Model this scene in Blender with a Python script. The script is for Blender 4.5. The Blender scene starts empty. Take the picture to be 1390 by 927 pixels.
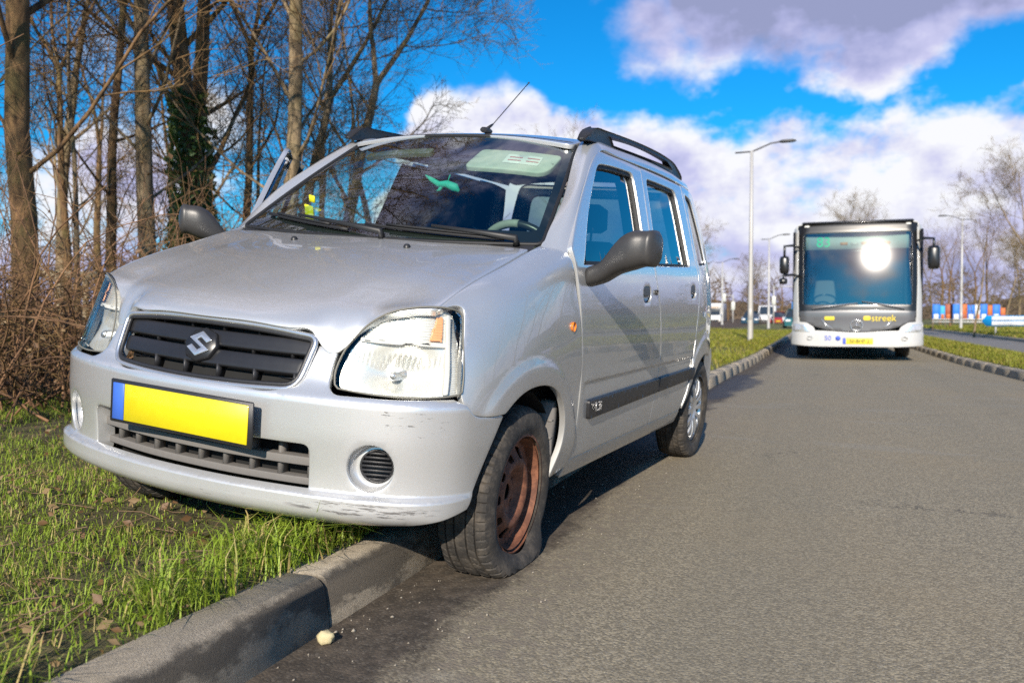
import bpy, math, random
import numpy as np
from mathutils import Matrix, Vector
from mathutils.geometry import delaunay_2d_cdt
R = math.radians
random.seed(7); rng = np.random.default_rng(7)
scn = bpy.context.scene
COL = scn.collection

# ---------------------------------------------------------------- camera
cam_d = bpy.data.cameras.new('camera'); cam = bpy.data.objects.new('camera', cam_d); COL.objects.link(cam)
cam_d.sensor_width = 36.0; cam_d.lens = 30.17; cam_d.clip_start = 0.05; cam_d.clip_end = 3000
cam.location = (0, 0, 0.787)
cam.rotation_euler = (R(90 - 1.647), 0, R(19.687))
cam_d.dof.use_dof = True; cam_d.dof.focus_distance = 2.75; cam_d.dof.aperture_fstop = 4.0
scn.camera = cam

# ---------------------------------------------------------------- light
SUN_EL, SUN_AZ = R(25.5), R(8.0)          # behind the camera, a little to the right of the road axis
sun_vec = Vector((math.sin(SUN_AZ) * math.cos(SUN_EL), -math.cos(SUN_AZ) * math.cos(SUN_EL), math.sin(SUN_EL)))
sd = bpy.data.lights.new('sun', 'SUN'); sd.energy = 5.0; sd.angle = R(0.53); sd.color = (1.0, 0.90, 0.77)
so = bpy.data.objects.new('sun', sd); COL.objects.link(so)
so.rotation_euler = sun_vec.to_track_quat('Z', 'Y').to_euler(); so.location = (0, 0, 40)
vs = scn.view_settings
vs.view_transform = 'Standard'; vs.look = 'None'; vs.exposure = 0.42; vs.gamma = 1.0; vs.use_curve_mapping = False
scn.cycles.use_denoising = False; scn.cycles.max_bounces = 10; scn.cycles.transparent_max_bounces = 24
scn.cycles.caustics_reflective = False; scn.cycles.caustics_refractive = False

# ---------------------------------------------------------------- node helpers
class NT:
    def __init__(s, tree): s.t = tree; s.n = tree.nodes; s.l = tree.links
    def node(s, typ, **kw):
        nd = s.n.new(typ)
        for k, v in kw.items():
            if k.startswith('i_'):
                key = k[2:]
                s.put(nd.inputs[int(key) if key.isdigit() else key.replace('_', ' ')], v)
            else: setattr(nd, k, v)
        return nd
    def put(s, sock, v):
        if hasattr(v, 'is_output'): s.l.new(v, sock)
        else:
            if isinstance(v, (tuple, list)) and len(v) == 3 and sock.type == 'RGBA': v = (*v, 1)
            sock.default_value = v
    def math(s, op, a, b=None, c=None, clamp=False):
        nd = s.n.new('ShaderNodeMath'); nd.operation = op; nd.use_clamp = clamp
        for i, v in enumerate((a, b, c)):
            if v is not None: s.put(nd.inputs[i], v)
        return nd.outputs[0]
    def vmath(s, op, a, b=None, scale=None):
        nd = s.n.new('ShaderNodeVectorMath'); nd.operation = op
        s.put(nd.inputs[0], a)
        if b is not None: s.put(nd.inputs[1], b)
        if scale is not None: s.put(nd.inputs['Scale'], scale)
        return nd.outputs['Value'] if op in ('DOT_PRODUCT', 'LENGTH', 'DISTANCE') else nd.outputs[0]
    def noise(s, vec, scale, detail=4, rough=.55, dist=0.0, out='Fac'):
        nd = s.n.new('ShaderNodeTexNoise'); s.put(nd.inputs['Vector'], vec); nd.inputs['Scale'].default_value = scale
        nd.inputs['Detail'].default_value = detail; nd.inputs['Roughness'].default_value = rough; nd.inputs['Distortion'].default_value = dist
        return nd.outputs[out]
    def ramp(s, fac, stops, interp='LINEAR'):
        nd = s.n.new('ShaderNodeValToRGB'); s.put(nd.inputs[0], fac); cr = nd.color_ramp; cr.interpolation = interp
        while len(cr.elements) < len(stops): cr.elements.new(.5)
        for e, (p, c) in zip(cr.elements, stops):
            e.position = p; e.color = (c, c, c, 1) if not isinstance(c, (tuple, list)) else (*c, 1)
        return nd.outputs[0]
    def smooth(s, x, a, b):
        nd = s.n.new('ShaderNodeMapRange'); nd.interpolation_type = 'SMOOTHSTEP'; s.put(nd.inputs[0], x)
        s.put(nd.inputs[1], a); s.put(nd.inputs[2], b); nd.inputs[3].default_value = 0; nd.inputs[4].default_value = 1
        return nd.outputs[0]
    def mix(s, f, a, b, mode='MIX'):
        nd = s.n.new('ShaderNodeMix'); nd.data_type = 'RGBA'; nd.blend_type = mode
        s.put(nd.inputs[0], f); s.put(nd.inputs[6], a); s.put(nd.inputs[7], b); return nd.outputs[2]
    def bump(s, h, strength=.3, dist=.01, normal=None):
        nd = s.n.new('ShaderNodeBump'); s.put(nd.inputs['Height'], h); nd.inputs['Strength'].default_value = strength
        nd.inputs['Distance'].default_value = dist
        if normal is not None: s.put(nd.inputs['Normal'], normal)
        return nd.outputs[0]

def newmat(name):
    m = bpy.data.materials.new(name); m.use_nodes = True; m.node_tree.nodes.clear()
    t = NT(m.node_tree); out = t.node('ShaderNodeOutputMaterial'); return m, t, out
def princ(t, out, **kw):
    b = t.n.new('ShaderNodeBsdfPrincipled')
    for k, v in kw.items(): t.put(b.inputs[k.replace('_', ' ')], v)
    t.l.new(b.outputs[0], out.inputs[0]); return b
MATS = {}
def simple(name, col, rough=.5, metal=0.0, var=.12, scale=30, bump=0.0, coat=0.0, **kw):
    """plain procedural material: a base colour with a little noise in colour and gloss"""
    if name in MATS: return MATS[name]
    m, t, out = newmat(name)
    co = t.node('ShaderNodeTexCoord').outputs['Object']
    n = t.noise(co, scale, 5, .6)
    c = t.mix(n, tuple(x * (1 - var) for x in col), tuple(min(1, x * (1 + var)) for x in col))
    rr = t.math('MULTIPLY_ADD', n, .2 * rough, rough * .9)
    b = princ(t, out, Base_Color=c, Roughness=rr, Metallic=metal)
    if coat: b.inputs['Coat Weight'].default_value = coat; b.inputs['Coat Roughness'].default_value = .04
    for k, v in kw.items(): t.put(b.inputs[k.replace('_', ' ')], v)
    if bump: t.put(b.inputs['Normal'], t.bump(t.noise(co, scale * 8, 3), bump, .004))
    MATS[name] = m; return m
def glassmat(name, tint=(.8, .9, .86), ior=1.5, rough=.0, gain=1.0):
    if name in MATS: return MATS[name]
    m, t, out = newmat(name)
    tr = t.node('ShaderNodeBsdfTransparent', i_Color=tint)
    gl = t.node('ShaderNodeBsdfGlossy', i_Color=(1, 1, 1), i_Roughness=rough)
    fr = t.node('ShaderNodeFresnel', i_IOR=ior).outputs[0]
    f = t.math('MULTIPLY', fr, gain, clamp=True)
    mx = t.node('ShaderNodeMixShader'); t.put(mx.inputs[0], f); t.l.new(tr.outputs[0], mx.inputs[1]); t.l.new(gl.outputs[0], mx.inputs[2])
    t.l.new(mx.outputs[0], out.inputs[0]); MATS[name] = m; return m

# ---------------------------------------------------------------- sky
w = bpy.data.worlds.new('World'); scn.world = w; w.use_nodes = True; w.node_tree.nodes.clear()
t = NT(w.node_tree); wout = t.node('ShaderNodeOutputWorld'); bg = t.node('ShaderNodeBackground')
sky = t.node('ShaderNodeTexSky', sky_type='NISHITA', sun_disc=False, sun_elevation=SUN_EL, sun_rotation=math.atan2(sun_vec.x, sun_vec.y), air_density=1.0, dust_density=.25, ozone_density=2.6)
hs = t.node('ShaderNodeHueSaturation', i_Hue=.492, i_Saturation=1.35, i_Value=1.0, i_Color=sky.outputs[0])
d = t.node('ShaderNodeTexCoord').outputs['Generated']
sep = t.node('ShaderNodeSeparateXYZ', i_0=d); dz = sep.outputs[2]
low_air = t.smooth(dz, .16, .0)
blue = t.mix(1.0, hs.outputs[0], (.12, .84, 1.16), 'MULTIPLY')
blue = t.mix(t.math('MULTIPLY', low_air, .75), blue, (2.3, 4.2, 6.6))
warp = t.vmath('SCALE', t.vmath('SUBTRACT', t.noise(d, 6, 5, .6, out='Color'), (.5, .5, .5)), scale=.14)
dw = t.vmath('ADD', d, warp); sw_ = t.node('ShaderNodeSeparateXYZ', i_0=dw)
azn = t.math('ARCTAN2', sw_.outputs[0], sw_.outputs[1])          # bearing from the road axis
# cumulus bank low over the horizon, its crest higher over the road than over the wood
crest = t.math('ADD', .075, t.math('MULTIPLY', t.smooth(azn, R(-31), R(-25)), .195))
crest = t.math('SUBTRACT', crest, t.math('MULTIPLY', t.smooth(azn, R(-18), R(-13)), .048))
crest = t.math('SUBTRACT', crest, t.math('MULTIPLY', t.smooth(azn, R(12), R(19)), .11))
crest = t.math('ADD', crest, t.math('MULTIPLY', t.math('SUBTRACT', t.noise(t.vmath('MULTIPLY', d, (1, 1, 0)), 4.0, 3, .5), .5), .07))
low_bank = t.math('MULTIPLY', t.smooth(t.math('SUBTRACT', crest, sw_.outputs[2]), -.035, .05), .50)
# grey sheet higher up over the road, and scattered clouds in the other quarters, some added out of view to brighten reflections
def az_el(x, y): return (math.sin(R(x)) * math.cos(R(y)), math.cos(R(x)) * math.cos(R(y)), math.sin(R(y)))
acc = low_bank
for (az, el, hw, flat, wt) in [(-10, 19.2, 4.2, 1.0, .55), (-4, 20.3, 6, 1.3, .85), (3, 20, 7, 1.4, 1.0), (9, 20.5, 5.5, 1.4, .95), (3, 27, 10, 1.2, .8), (-38, 12.5, 3.2, 1.2, .38), (-44, 8, 5, 1.4, .42),
                               (95, 30, 14, 1.4, .5), (140, 24, 13, 1.4, .45), (-95, 30, 12, 1.4, .45), (-135, 22, 13, 1.4, .5), (176, 26, 15, 1.3, .5), (-58, 54, 19, 1.1, .62), (-20, 60, 14, 1.2, .5)]:
    df = t.vmath('MULTIPLY', t.vmath('SUBTRACT', dw, az_el(az, el)), (1, 1, flat))
    q = t.math('DIVIDE', t.vmath('LENGTH', df), math.sin(R(hw)) * 1.35)
    acc = t.math('MAXIMUM', acc, t.math('MULTIPLY', t.math('SUBTRACT', 1.0, q, clamp=True), wt * 1.5))
ds_ = t.vmath('MULTIPLY', d, (1, 1, 1.6))
n1 = t.noise(ds_, 5.2, 13, .58); n2 = t.noise(t.vmath('ADD', ds_, (.010, 0, .040)), 5.2, 7, .55)
dens = t.math('ADD', t.math('MULTIPLY', t.math('SUBTRACT', n1, .5), 1.55), acc)
mask = t.smooth(dens, .14, t.math('MULTIPLY_ADD', t.smooth(dz, .23, .30), .24, .40))
thick = t.smooth(dens, .30, .95); rel = t.math('MULTIPLY', t.math('SUBTRACT', n1, n2), 3.4)
shade = t.math('ADD', t.math('MULTIPLY', thick, .50), t.math('MULTIPLY', rel, -1.0))
over_road = t.math('MULTIPLY', t.smooth(azn, R(-19), R(-13)), t.smooth(azn, R(40), R(25)))
shade = t.math('ADD', shade, t.math('MAXIMUM', t.math('MULTIPLY', t.math('MULTIPLY', t.smooth(dz, .222, .262), over_road), .46), t.math('MULTIPLY', t.smooth(dz, .30, .42), .30)))
shade = t.math('ADD', shade, t.math('MULTIPLY', t.smooth(dz, .20, .03), .34))
shade = t.math('ADD', shade, t.math('MULTIPLY', t.math('SUBTRACT', t.noise(d, 8, 7, .62), .47), 1.35), clamp=True)
ccol = t.ramp(shade, [(0.0, (7.2, 7.25, 7.6)), (.18, (6.2, 6.25, 7.2)), (.45, (4.5, 4.55, 6.6)), (.80, (3.1, 3.3, 5.4)), (1.0, (2.4, 2.65, 4.3))])
mixc = t.mix(mask, blue, ccol)
t.l.new(mixc, bg.inputs[0]); bg.inputs[1].default_value = .10
t.l.new(bg.outputs[0], wout.inputs[0])
w.cycles.sampling_method = 'MANUAL'; w.cycles.sample_map_resolution = 1024

# ---------------------------------------------------------------- object helpers
def tag(o, label=None, cat=None, group=None, kind=None):
    if label: o['label'] = label
    if cat: o['category'] = cat
    if group: o['group'] = group
    if kind: o['kind'] = kind
    return o
def empty(name, loc=(0, 0, 0), rz=0):
    o = bpy.data.objects.new(name, None); COL.objects.link(o); o.location = loc; o.rotation_euler = (0, 0, rz); o.empty_display_size = .2
    return o
def mesh(name, V, F, mat, parent=None, smooth=False):
    """V: n x 3, F: list of arrays (each m x k) or list of index tuples"""
    V = np.asarray(V, np.float32).reshape(-1, 3)
    if isinstance(F, np.ndarray): F = [F]
    if len(F) and isinstance(F[0], np.ndarray) and F[0].ndim == 2:
        loops = np.concatenate([f.ravel() for f in F]).astype(np.int32)
        sizes = np.concatenate([np.full(len(f), f.shape[1], np.int32) for f in F])
    else:
        loops = np.array([i for f in F for i in f], np.int32); sizes = np.array([len(f) for f in F], np.int32)
    me = bpy.data.meshes.new(name)
    me.vertices.add(len(V)); me.vertices.foreach_set('co', V.ravel())
    me.loops.add(len(loops)); me.loops.foreach_set('vertex_index', loops)
    me.polygons.add(len(sizes)); me.polygons.foreach_set('loop_start', np.concatenate([[0], np.cumsum(sizes)[:-1]]).astype(np.int32))
    me.update(calc_edges=True); me.validate()
    if smooth: me.polygons.foreach_set('use_smooth', np.ones(len(me.polygons), bool))
    if mat: me.materials.append(mat)
    o = bpy.data.objects.new(name, me); COL.objects.link(o); o.parent = parent
    return o
def copy_tree(o, parent=None):
    c = o.copy(); COL.objects.link(c); c.parent = parent
    for ch in [x for x in o.children]: copy_tree(ch, c)
    return c

class MB:
    """collects boxes, tubes, lathes, prisms into one mesh"""
    def __init__(s): s.V = []; s.F = []; s.n = 0
    def add(s, V, F):
        V = np.asarray(V, float).reshape(-1, 3)
        for f in F: s.F.append([int(i) + s.n for i in f])
        s.V.append(V); s.n += len(V); return s
    def box(s, c, d, rot=None, bev=0.0):
        x, y, z = [v / 2 for v in d]
        if bev <= 0:
            V = np.array([(-x, -y, -z), (x, -y, -z), (x, y, -z), (-x, y, -z), (-x, -y, z), (x, -y, z), (x, y, z), (-x, y, z)])
            F = [(0, 3, 2, 1), (4, 5, 6, 7), (0, 1, 5, 4), (1, 2, 6, 5), (2, 3, 7, 6), (3, 0, 4, 7)]
        else:
            b = min(bev, x * .99, y * .99, z * .99)
            V = []; 
            for sx in (-1, 1):
                for sy in (-1, 1):
                    for sz in (-1, 1):
                        V += [(sx * x, sy * (y - b), sz * (z - b)), (sx * (x - b), sy * y, sz * (z - b)), (sx * (x - b), sy * (y - b), sz * z)]
            V = np.array(V)
            idx = lambda sx, sy, sz, k: (((sx > 0) * 2 + (sy > 0)) * 2 + (sz > 0)) * 3 + k
            F = []
            S2 = ((-1, -1), (1, -1), (1, 1), (-1, 1))
            for sg in (-1, 1):
                F.append([idx(sg, a, c_, 0) for a, c_ in S2]); F.append([idx(a, sg, c_, 1) for a, c_ in S2]); F.append([idx(a, c_, sg, 2) for a, c_ in S2])
            for a in (-1, 1):
                for c_ in (-1, 1):
                    F.append([idx(a, c_, -1, 0), idx(a, c_, 1, 0), idx(a, c_, 1, 1), idx(a, c_, -1, 1)])
                    F.append([idx(a, -1, c_, 0), idx(a, 1, c_, 0), idx(a, 1, c_, 2), idx(a, -1, c_, 2)])
                    F.append([idx(-1, a, c_, 1), idx(1, a, c_, 1), idx(1, a, c_, 2), idx(-1, a, c_, 2)])
                    for e in (-1, 1): F.append([idx(a, c_, e, 0), idx(a, c_, e, 1), idx(a, c_, e, 2)])
            F = [f if np.dot(np.cross(V[f[1]] - V[f[0]], V[f[2]] - V[f[0]]), V[f].mean(0)) > 0 else f[::-1] for f in F]
        if rot is not None: V = V @ np.array(rot).T
        return s.add(V + np.array(c), F)
    def tube(s, P, r, k=8, cap=True, flat=None):
        P = np.asarray(P, float); n = len(P); r = np.broadcast_to(np.asarray(r, float), (n,))
        T = np.gradient(P, axis=0); T /= np.linalg.norm(T, axis=1)[:, None] + 1e-12
        up = np.array([0, 0, 1.]) if abs(T[0][2]) < .9 else np.array([1., 0, 0])
        V = []
        for i in range(n):
            a = np.cross(up, T[i]); a /= np.linalg.norm(a) + 1e-12; b = np.cross(T[i], a); up = b
            an = np.arange(k) * 2 * np.pi / k
            V.append(P[i] + r[i] * (np.cos(an)[:, None] * a * (flat or 1) + np.sin(an)[:, None] * b))
        F = [(i * k + j, i * k + (j + 1) % k, (i + 1) * k + (j + 1) % k, (i + 1) * k + j) for i in range(n - 1) for j in range(k)]
        if cap: F += [tuple(range(k))[::-1], tuple((n - 1) * k + j for j in range(k))]
        return s.add(np.concatenate(V), F)
    def lathe(s, prof, k=32, axis='z', c=(0, 0, 0), close=False):
        prof = np.asarray(prof, float); n = len(prof); an = np.arange(k) * 2 * np.pi / k
        V = np.concatenate([np.stack([p[0] * np.cos(an), p[0] * np.sin(an), np.full(k, p[1])], 1) for p in prof])
        if axis == 'y': V = V[:, [0, 2, 1]] * np.array([1, 1, -1])
        if axis == 'x': V = V[:, [2, 0, 1]]
        m = n if close else n - 1
        F = [(i * k + j, i * k + (j + 1) % k, ((i + 1) % n) * k + (j + 1) % k, ((i + 1) % n) * k + j) for i in range(m) for j in range(k)]
        return s.add(V + np.array(c), F)
    def prism(s, poly, axis, a, b):
        """2D polygon extruded along axis from a to b"""
        poly = np.asarray(poly, float); n = len(poly)
        def mk(t):
            z = np.full(n, t)
            return {'x': np.stack([z, poly[:, 0], poly[:, 1]], 1), 'y': np.stack([poly[:, 0], z, poly[:, 1]], 1), 'z': np.stack([poly[:, 0], poly[:, 1], z], 1)}[axis]
        F = [(i, (i + 1) % n, n + (i + 1) % n, n + i) for i in range(n)] + [tuple(range(n))[::-1], tuple(range(n, 2 * n))]
        return s.add(np.concatenate([mk(a), mk(b)]), F)
    def build(s, name, mat, parent=None, smooth=False, xf=None, fix=True):
        V = np.concatenate(s.V)
        if xf is not None: V = xf(V)
        o = mesh(name, V, s.F, mat, parent, smooth)
        return o
def sharpen(o, ang=35):
    me = o.data
    me.polygons.foreach_set('use_smooth', np.ones(len(me.polygons), bool))
    me.set_sharp_from_angle(angle=R(ang)); return o

# natural cubic spline cardinal basis
def card(kn, q):
    kn = np.asarray(kn, float); q = np.clip(np.atleast_1d(np.asarray(q, float)), kn[0] - .2 * (kn[1] - kn[0]), kn[-1] + .2 * (kn[-1] - kn[-2])); n = len(kn); h = np.diff(kn)
    A = np.eye(n); B = np.zeros((n, n))
    for i in range(1, n - 1):
        A[i, i - 1] = h[i - 1]; A[i, i] = 2 * (h[i - 1] + h[i]); A[i, i + 1] = h[i]
        B[i, i - 1] = 6 / h[i - 1]; B[i, i] = -6 / h[i - 1] - 6 / h[i]; B[i, i + 1] = 6 / h[i]
    M = np.linalg.solve(A, B)
    i = np.clip(np.searchsorted(kn, q) - 1, 0, n - 2); t = q - kn[i]; u = kn[i + 1] - q; hi = h[i]
    E = np.eye(n)
    return (M[i] * (u**3 / (6 * hi))[:, None] + M[i + 1] * (t**3 / (6 * hi))[:, None]
            + (E[i] / hi[:, None] - M[i] * hi[:, None] / 6) * u[:, None] + (E[i + 1] / hi[:, None] - M[i + 1] * hi[:, None] / 6) * t[:, None])
def spl(kn, vals):
    kn = np.asarray(kn, float); vals = np.asarray(vals, float)
    if kn[0] > kn[-1]: kn = kn[::-1]; vals = vals[::-1]
    return lambda q: card(kn, q) @ vals
def tensor(ku, kv, T):
    T = np.asarray(T, float)      # nu x nv x 3
    return lambda u, v: np.einsum('ni,nj,ijk->nk', card(ku, u), card(kv, v), T)
def curve(P, h=.015):
    P = np.asarray(P, float)
    if len(P) == 2:
        n = max(2, int(np.linalg.norm(P[1] - P[0]) / h) + 1); return P[0] + np.linspace(0, 1, n)[:, None] * (P[1] - P[0])
    s = np.concatenate([[0], np.cumsum(np.linalg.norm(np.diff(P, axis=0), axis=1))]); n = max(3, int(s[-1] / h) + 1)
    return card(s, np.linspace(0, s[-1], n)) @ P
def outline(segs, h=.015):
    pts = []
    for sg in segs:
        c = curve(sg, h)
        if pts and np.linalg.norm(pts[-1] - c[0]) < h * .3: c = c[1:]
        pts += list(c)
    if np.linalg.norm(pts[0] - pts[-1]) < h * .3: pts.pop()
    return np.array(pts)
def rounded(P, r, h=.008):
    """polygon with rounded corners (r may be a list)"""
    P = np.asarray(P, float); n = len(P); out = []
    rs = r if isinstance(r, (list, tuple)) else [r] * n
    for i in range(n):
        a, b, c = P[i - 1], P[i], P[(i + 1) % n]
        d1 = (a - b) / np.linalg.norm(a - b); d2 = (c - b) / np.linalg.norm(c - b)
        rr = min(rs[i], .45 * np.linalg.norm(a - b), .45 * np.linalg.norm(c - b))
        if rr < 1e-6: out.append(b); continue
        for u in np.linspace(0, 1, 6): out.append((1 - u)**2 * (b + d1 * rr) + 2 * u * (1 - u) * b + u * u * (b + d2 * rr))
    out = np.array(out); res = []
    for i in range(len(out)):
        a, b = out[i], out[(i + 1) % len(out)]; m = max(1, int(np.linalg.norm(b - a) / h))
        for k in range(m): res.append(a + (b - a) * k / m)
    return np.array(res)
def inpoly(p, poly):
    x, y = p[:, 0], p[:, 1]; a = poly; b = np.roll(poly, -1, 0); ins = np.zeros(len(p), bool)
    for (x1, y1), (x2, y2) in zip(a, b):
        if y1 == y2: continue
        c = ((y1 > y) != (y2 > y)) & (x < (x2 - x1) * (y - y1) / (y2 - y1) + x1); ins ^= c
    return ins
def polydist(p, poly):
    d = np.full(len(p), 1e9)
    for a, b in zip(poly, np.roll(poly, -1, 0)):
        ab = b - a; tt = np.clip(((p - a) @ ab) / (ab @ ab + 1e-18), 0, 1); d = np.minimum(d, np.linalg.norm(p - a - tt[:, None] * ab, axis=1))
    return d
def triangulate(outer, holes=(), h=.02, extra=None):
    lo, hi = outer.min(0), outer.max(0)
    gx, gy = np.meshgrid(np.arange(lo[0] + h * .5, hi[0], h), np.arange(lo[1] + h * .5, hi[1], h)); g = np.stack([gx.ravel(), gy.ravel()], 1)
    if extra is not None: g = np.concatenate([g, extra])
    k = inpoly(g, outer)
    for ho in holes: k &= ~inpoly(g, ho)
    g = g[k]
    for lp in (outer, *holes): g = g[polydist(g, lp) > h * .38]
    pts = [outer]; edges = []; n = 0
    for lp in (outer, *holes):
        m = len(lp); edges += [(n + i, n + (i + 1) % m) for i in range(m)]; n += m
    P = np.concatenate([outer, *holes, g])
    vo, eo, fo, *_ = delaunay_2d_cdt([Vector((float(a), float(b))) for a, b in P], edges, [], 0, 1e-6)
    V = np.array([(v.x, v.y) for v in vo]); T = np.array([f for f in fo if len(f) == 3], int)
    c = V[T].mean(1); k = inpoly(c, outer)
    for ho in holes: k &= ~inpoly(c, ho)
    T = T[k]
    used = np.unique(T); mp = np.full(len(V), -1); mp[used] = np.arange(len(used))
    return V[used], mp[T]
def panel(name, outer, S, mat, parent=None, holes=(), h=.02, r=.003, d=.018, mir=False, out=(0, 1, 0), extra=None, off=0.0, org=None, hem=True, hole_d=None):
    """sheet panel: 2D outline on a smooth surface S(u,v), edges turned in with a small radius"""
    uv, T = triangulate(np.asarray(outer), [np.asarray(x) for x in holes], h, extra)
    V = S(uv[:, 0], uv[:, 1])
    N = np.cross(V[T[:, 1]] - V[T[:, 0]], V[T[:, 2]] - V[T[:, 0]])
    if (N.sum(0) @ np.array(out)) < 0: T = T[:, ::-1]; N = -N
    VN = np.zeros_like(V)
    for i in range(3): np.add.at(VN, T[:, i], N)
    VN /= np.linalg.norm(VN, axis=1)[:, None] + 1e-12
    if off: V = V + VN * off
    F = [T]
    if hem:
        E = np.concatenate([T[:, [0, 1]], T[:, [1, 2]], T[:, [2, 0]]]); key = set(map(tuple, E.tolist()))
        B = [(a, b) for a, b in E.tolist() if (b, a) not in key]
        bv = sorted(set(i for e in B for i in e)); ix = {v: i for i, v in enumerate(bv)}
        O = np.zeros((len(bv), 3))
        for a, b in B:
            o_ = np.cross(V[b] - V[a], (VN[a] + VN[b]) / 2); o_ /= np.linalg.norm(o_) + 1e-12
            O[ix[a]] += o_; O[ix[b]] += o_
        O /= np.linalg.norm(O, axis=1)[:, None] + 1e-12
        P = V[bv]; Nn = VN[bv]; rings = [np.array(bv)]; base = len(V); VV = [V]
        dd = np.full(len(bv), d)
        if hole_d is not None:
            isin = np.zeros(len(bv), bool)
            for k_, ho in enumerate(holes):
                hit = polydist(uv[bv], np.asarray(ho)) < 1e-4
                dd[hit] = hole_d[k_] if isinstance(hole_d, (list, tuple)) else hole_d
        for a in (30, 60, 90):
            VV.append(P + O * r * math.sin(R(a)) - Nn * r * (1 - math.cos(R(a)))); rings.append(np.arange(base, base + len(bv))); base += len(bv)
        VV.append(P + O * r - Nn * dd[:, None]); rings.append(np.arange(base, base + len(bv)))
        V = np.concatenate(VV); Q = []
        for ra, rb in zip(rings[:-1], rings[1:]):
            Q += [(ra[ix[b]], ra[ix[a]], rb[ix[a]], rb[ix[b]]) for a, b in B]
        F.append(np.array(Q))
    if mir: V = V * np.array([1, -1, 1]); F = [f[:, ::-1] for f in F]
    if org is not None: V = V - np.array(org)
    o = mesh(name, V, F, mat, parent, True)
    return o
def text_mesh(name, body, size, mat, parent, M, extrude=.001):
    cu = bpy.data.curves.new(name, 'FONT'); cu.body = body; cu.size = size; cu.extrude = extrude; cu.align_x = 'CENTER'; cu.align_y = 'CENTER'
    tmp = bpy.data.objects.new(name + '_tmp', cu); COL.objects.link(tmp)
    me = bpy.data.meshes.new_from_object(tmp.evaluated_get(bpy.context.evaluated_depsgraph_get()))
    bpy.data.objects.remove(tmp); bpy.data.curves.remove(cu)
    me.transform(M); me.materials.clear(); me.materials.append(mat)
    o = bpy.data.objects.new(name, me); COL.objects.link(o); o.parent = parent; return o
def gz(Y):          # the road dips slightly ahead
    u = np.clip((np.asarray(Y, float) - 6) / 15, 0, 1); return -.14 * u * u * (3 - 2 * u)
# ================================================================ the silver car
def smst(a, b, x):
    u = np.clip((np.asarray(x, float) - a) / (b - a), 0, 1); return u * u * (3 - 2 * u)
def paint_material():
    m, t, out = newmat('silver_paint')
    co = t.node('ShaderNodeTexCoord').outputs['Object']
    sp = t.node('ShaderNodeSeparateXYZ', i_0=co); x, y, z = sp.outputs
    fl = t.noise(co, 900, 2, .5)
    big = t.noise(co, 2.6, 4, .6)
    base = t.mix(fl, (.70, .705, .70), (.79, .795, .79))
    base = t.mix(t.math('MULTIPLY', t.smooth(big, .45, .75), .22), base, (.52, .52, .50))
    # road film on the lower body
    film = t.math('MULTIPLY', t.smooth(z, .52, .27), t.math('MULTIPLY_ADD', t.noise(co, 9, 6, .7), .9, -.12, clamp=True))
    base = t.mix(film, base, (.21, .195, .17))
    ay = t.math('ABSOLUTE', y); side_shade = t.math('MULTIPLY', t.math('MULTIPLY', t.smooth(ay, .735, .785), t.smooth(z, 1.04, .80)), t.math('MULTIPLY_ADD', t.noise(t.vmath('MULTIPLY', co, (1.2, 1, 3)), 3.0, 6, .65), .5, .32))  # shade of the side panels, mottled and painted into the base colour
    base = t.mix(side_shade, base, (.27, .265, .245))
    # scuffs along the bumper lip and corners
    def scuff(cx, cy, cz, rx, ry, rz, sc, thr):
        dx = t.math('DIVIDE', t.math('SUBTRACT', x, cx), rx); dy = t.math('DIVIDE', t.math('SUBTRACT', y, cy), ry); dq = t.math('DIVIDE', t.math('SUBTRACT', z, cz), rz)
        rr = t.math('ADD', t.math('ADD', t.math('MULTIPLY', dx, dx), t.math('MULTIPLY', dy, dy)), t.math('MULTIPLY', dq, dq))
        ins = t.smooth(rr, 1.0, .35)
        n = t.noise(t.vmath('MULTIPLY', co, sc), 1.0, 8, .7)
        return t.math('MULTIPLY', ins, t.smooth(n, thr, thr + .05))
    s1 = scuff(.52, .55, .318, .3, .26, .026, (14, 14, 170), .50)
    s2 = scuff(.50, .66, .56, .2, .13, .06, (22, 22, 120), .585)
    s3 = scuff(.45, -.70, .53, .25, .09, .09, (40, 40, 40), .57)
    s4 = scuff(.60, .10, .315, .3, .3, .02, (10, 10, 170), .60)
    sc = t.math('MAXIMUM', t.math('MAXIMUM', s1, s2), t.math('MAXIMUM', s3, s4))
    base = t.mix(sc, base, (.13, .125, .12))
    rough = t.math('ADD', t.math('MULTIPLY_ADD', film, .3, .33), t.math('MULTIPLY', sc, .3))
    met = t.math('SUBTRACT', .66, t.math('ADD', t.math('MULTIPLY', side_shade, .3), t.math('ADD', t.math('MULTIPLY', film, .6), t.math('MULTIPLY', sc, .7))), clamp=True)
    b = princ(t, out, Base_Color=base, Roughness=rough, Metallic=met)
    b.inputs['Coat Weight'].default_value = 1.0
    t.put(b.inputs['Coat Roughness'], t.math('MULTIPLY_ADD', t.noise(co, 60, 6, .7), .035, .0))
    h1 = t.noise(co, 5, 2, .5)
    t.put(b.inputs['Normal'], t.bump(fl, .015, .002)); t.put(b.inputs['Coat Normal'], t.bump(h1, .02, .02))
    return m
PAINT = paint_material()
BLACKP = simple('black_trim_plastic', (.022, .022, .024), .42, bump=.15, scale=60)
GREYP = simple('grey_bumper_plastic', (.16, .15, .14), .7, bump=.2, scale=60)
DARKP = simple('dark_mirror_plastic', (.045, .043, .042), .38, bump=.1, scale=90)
RUBBER = simple('seal_rubber', (.012, .012, .013), .6)
CHROME = simple('chrome', (.70, .70, .70), .24, .8, var=.05)
VOID = simple('black_underbody', (.008, .008, .008), .9)
AMBER = simple('amber_plastic', (.75, .22, .02), .2, coat=.5)
CABIN2 = simple('roof_pillar_trim', (.30, .31, .30), .8)
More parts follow.
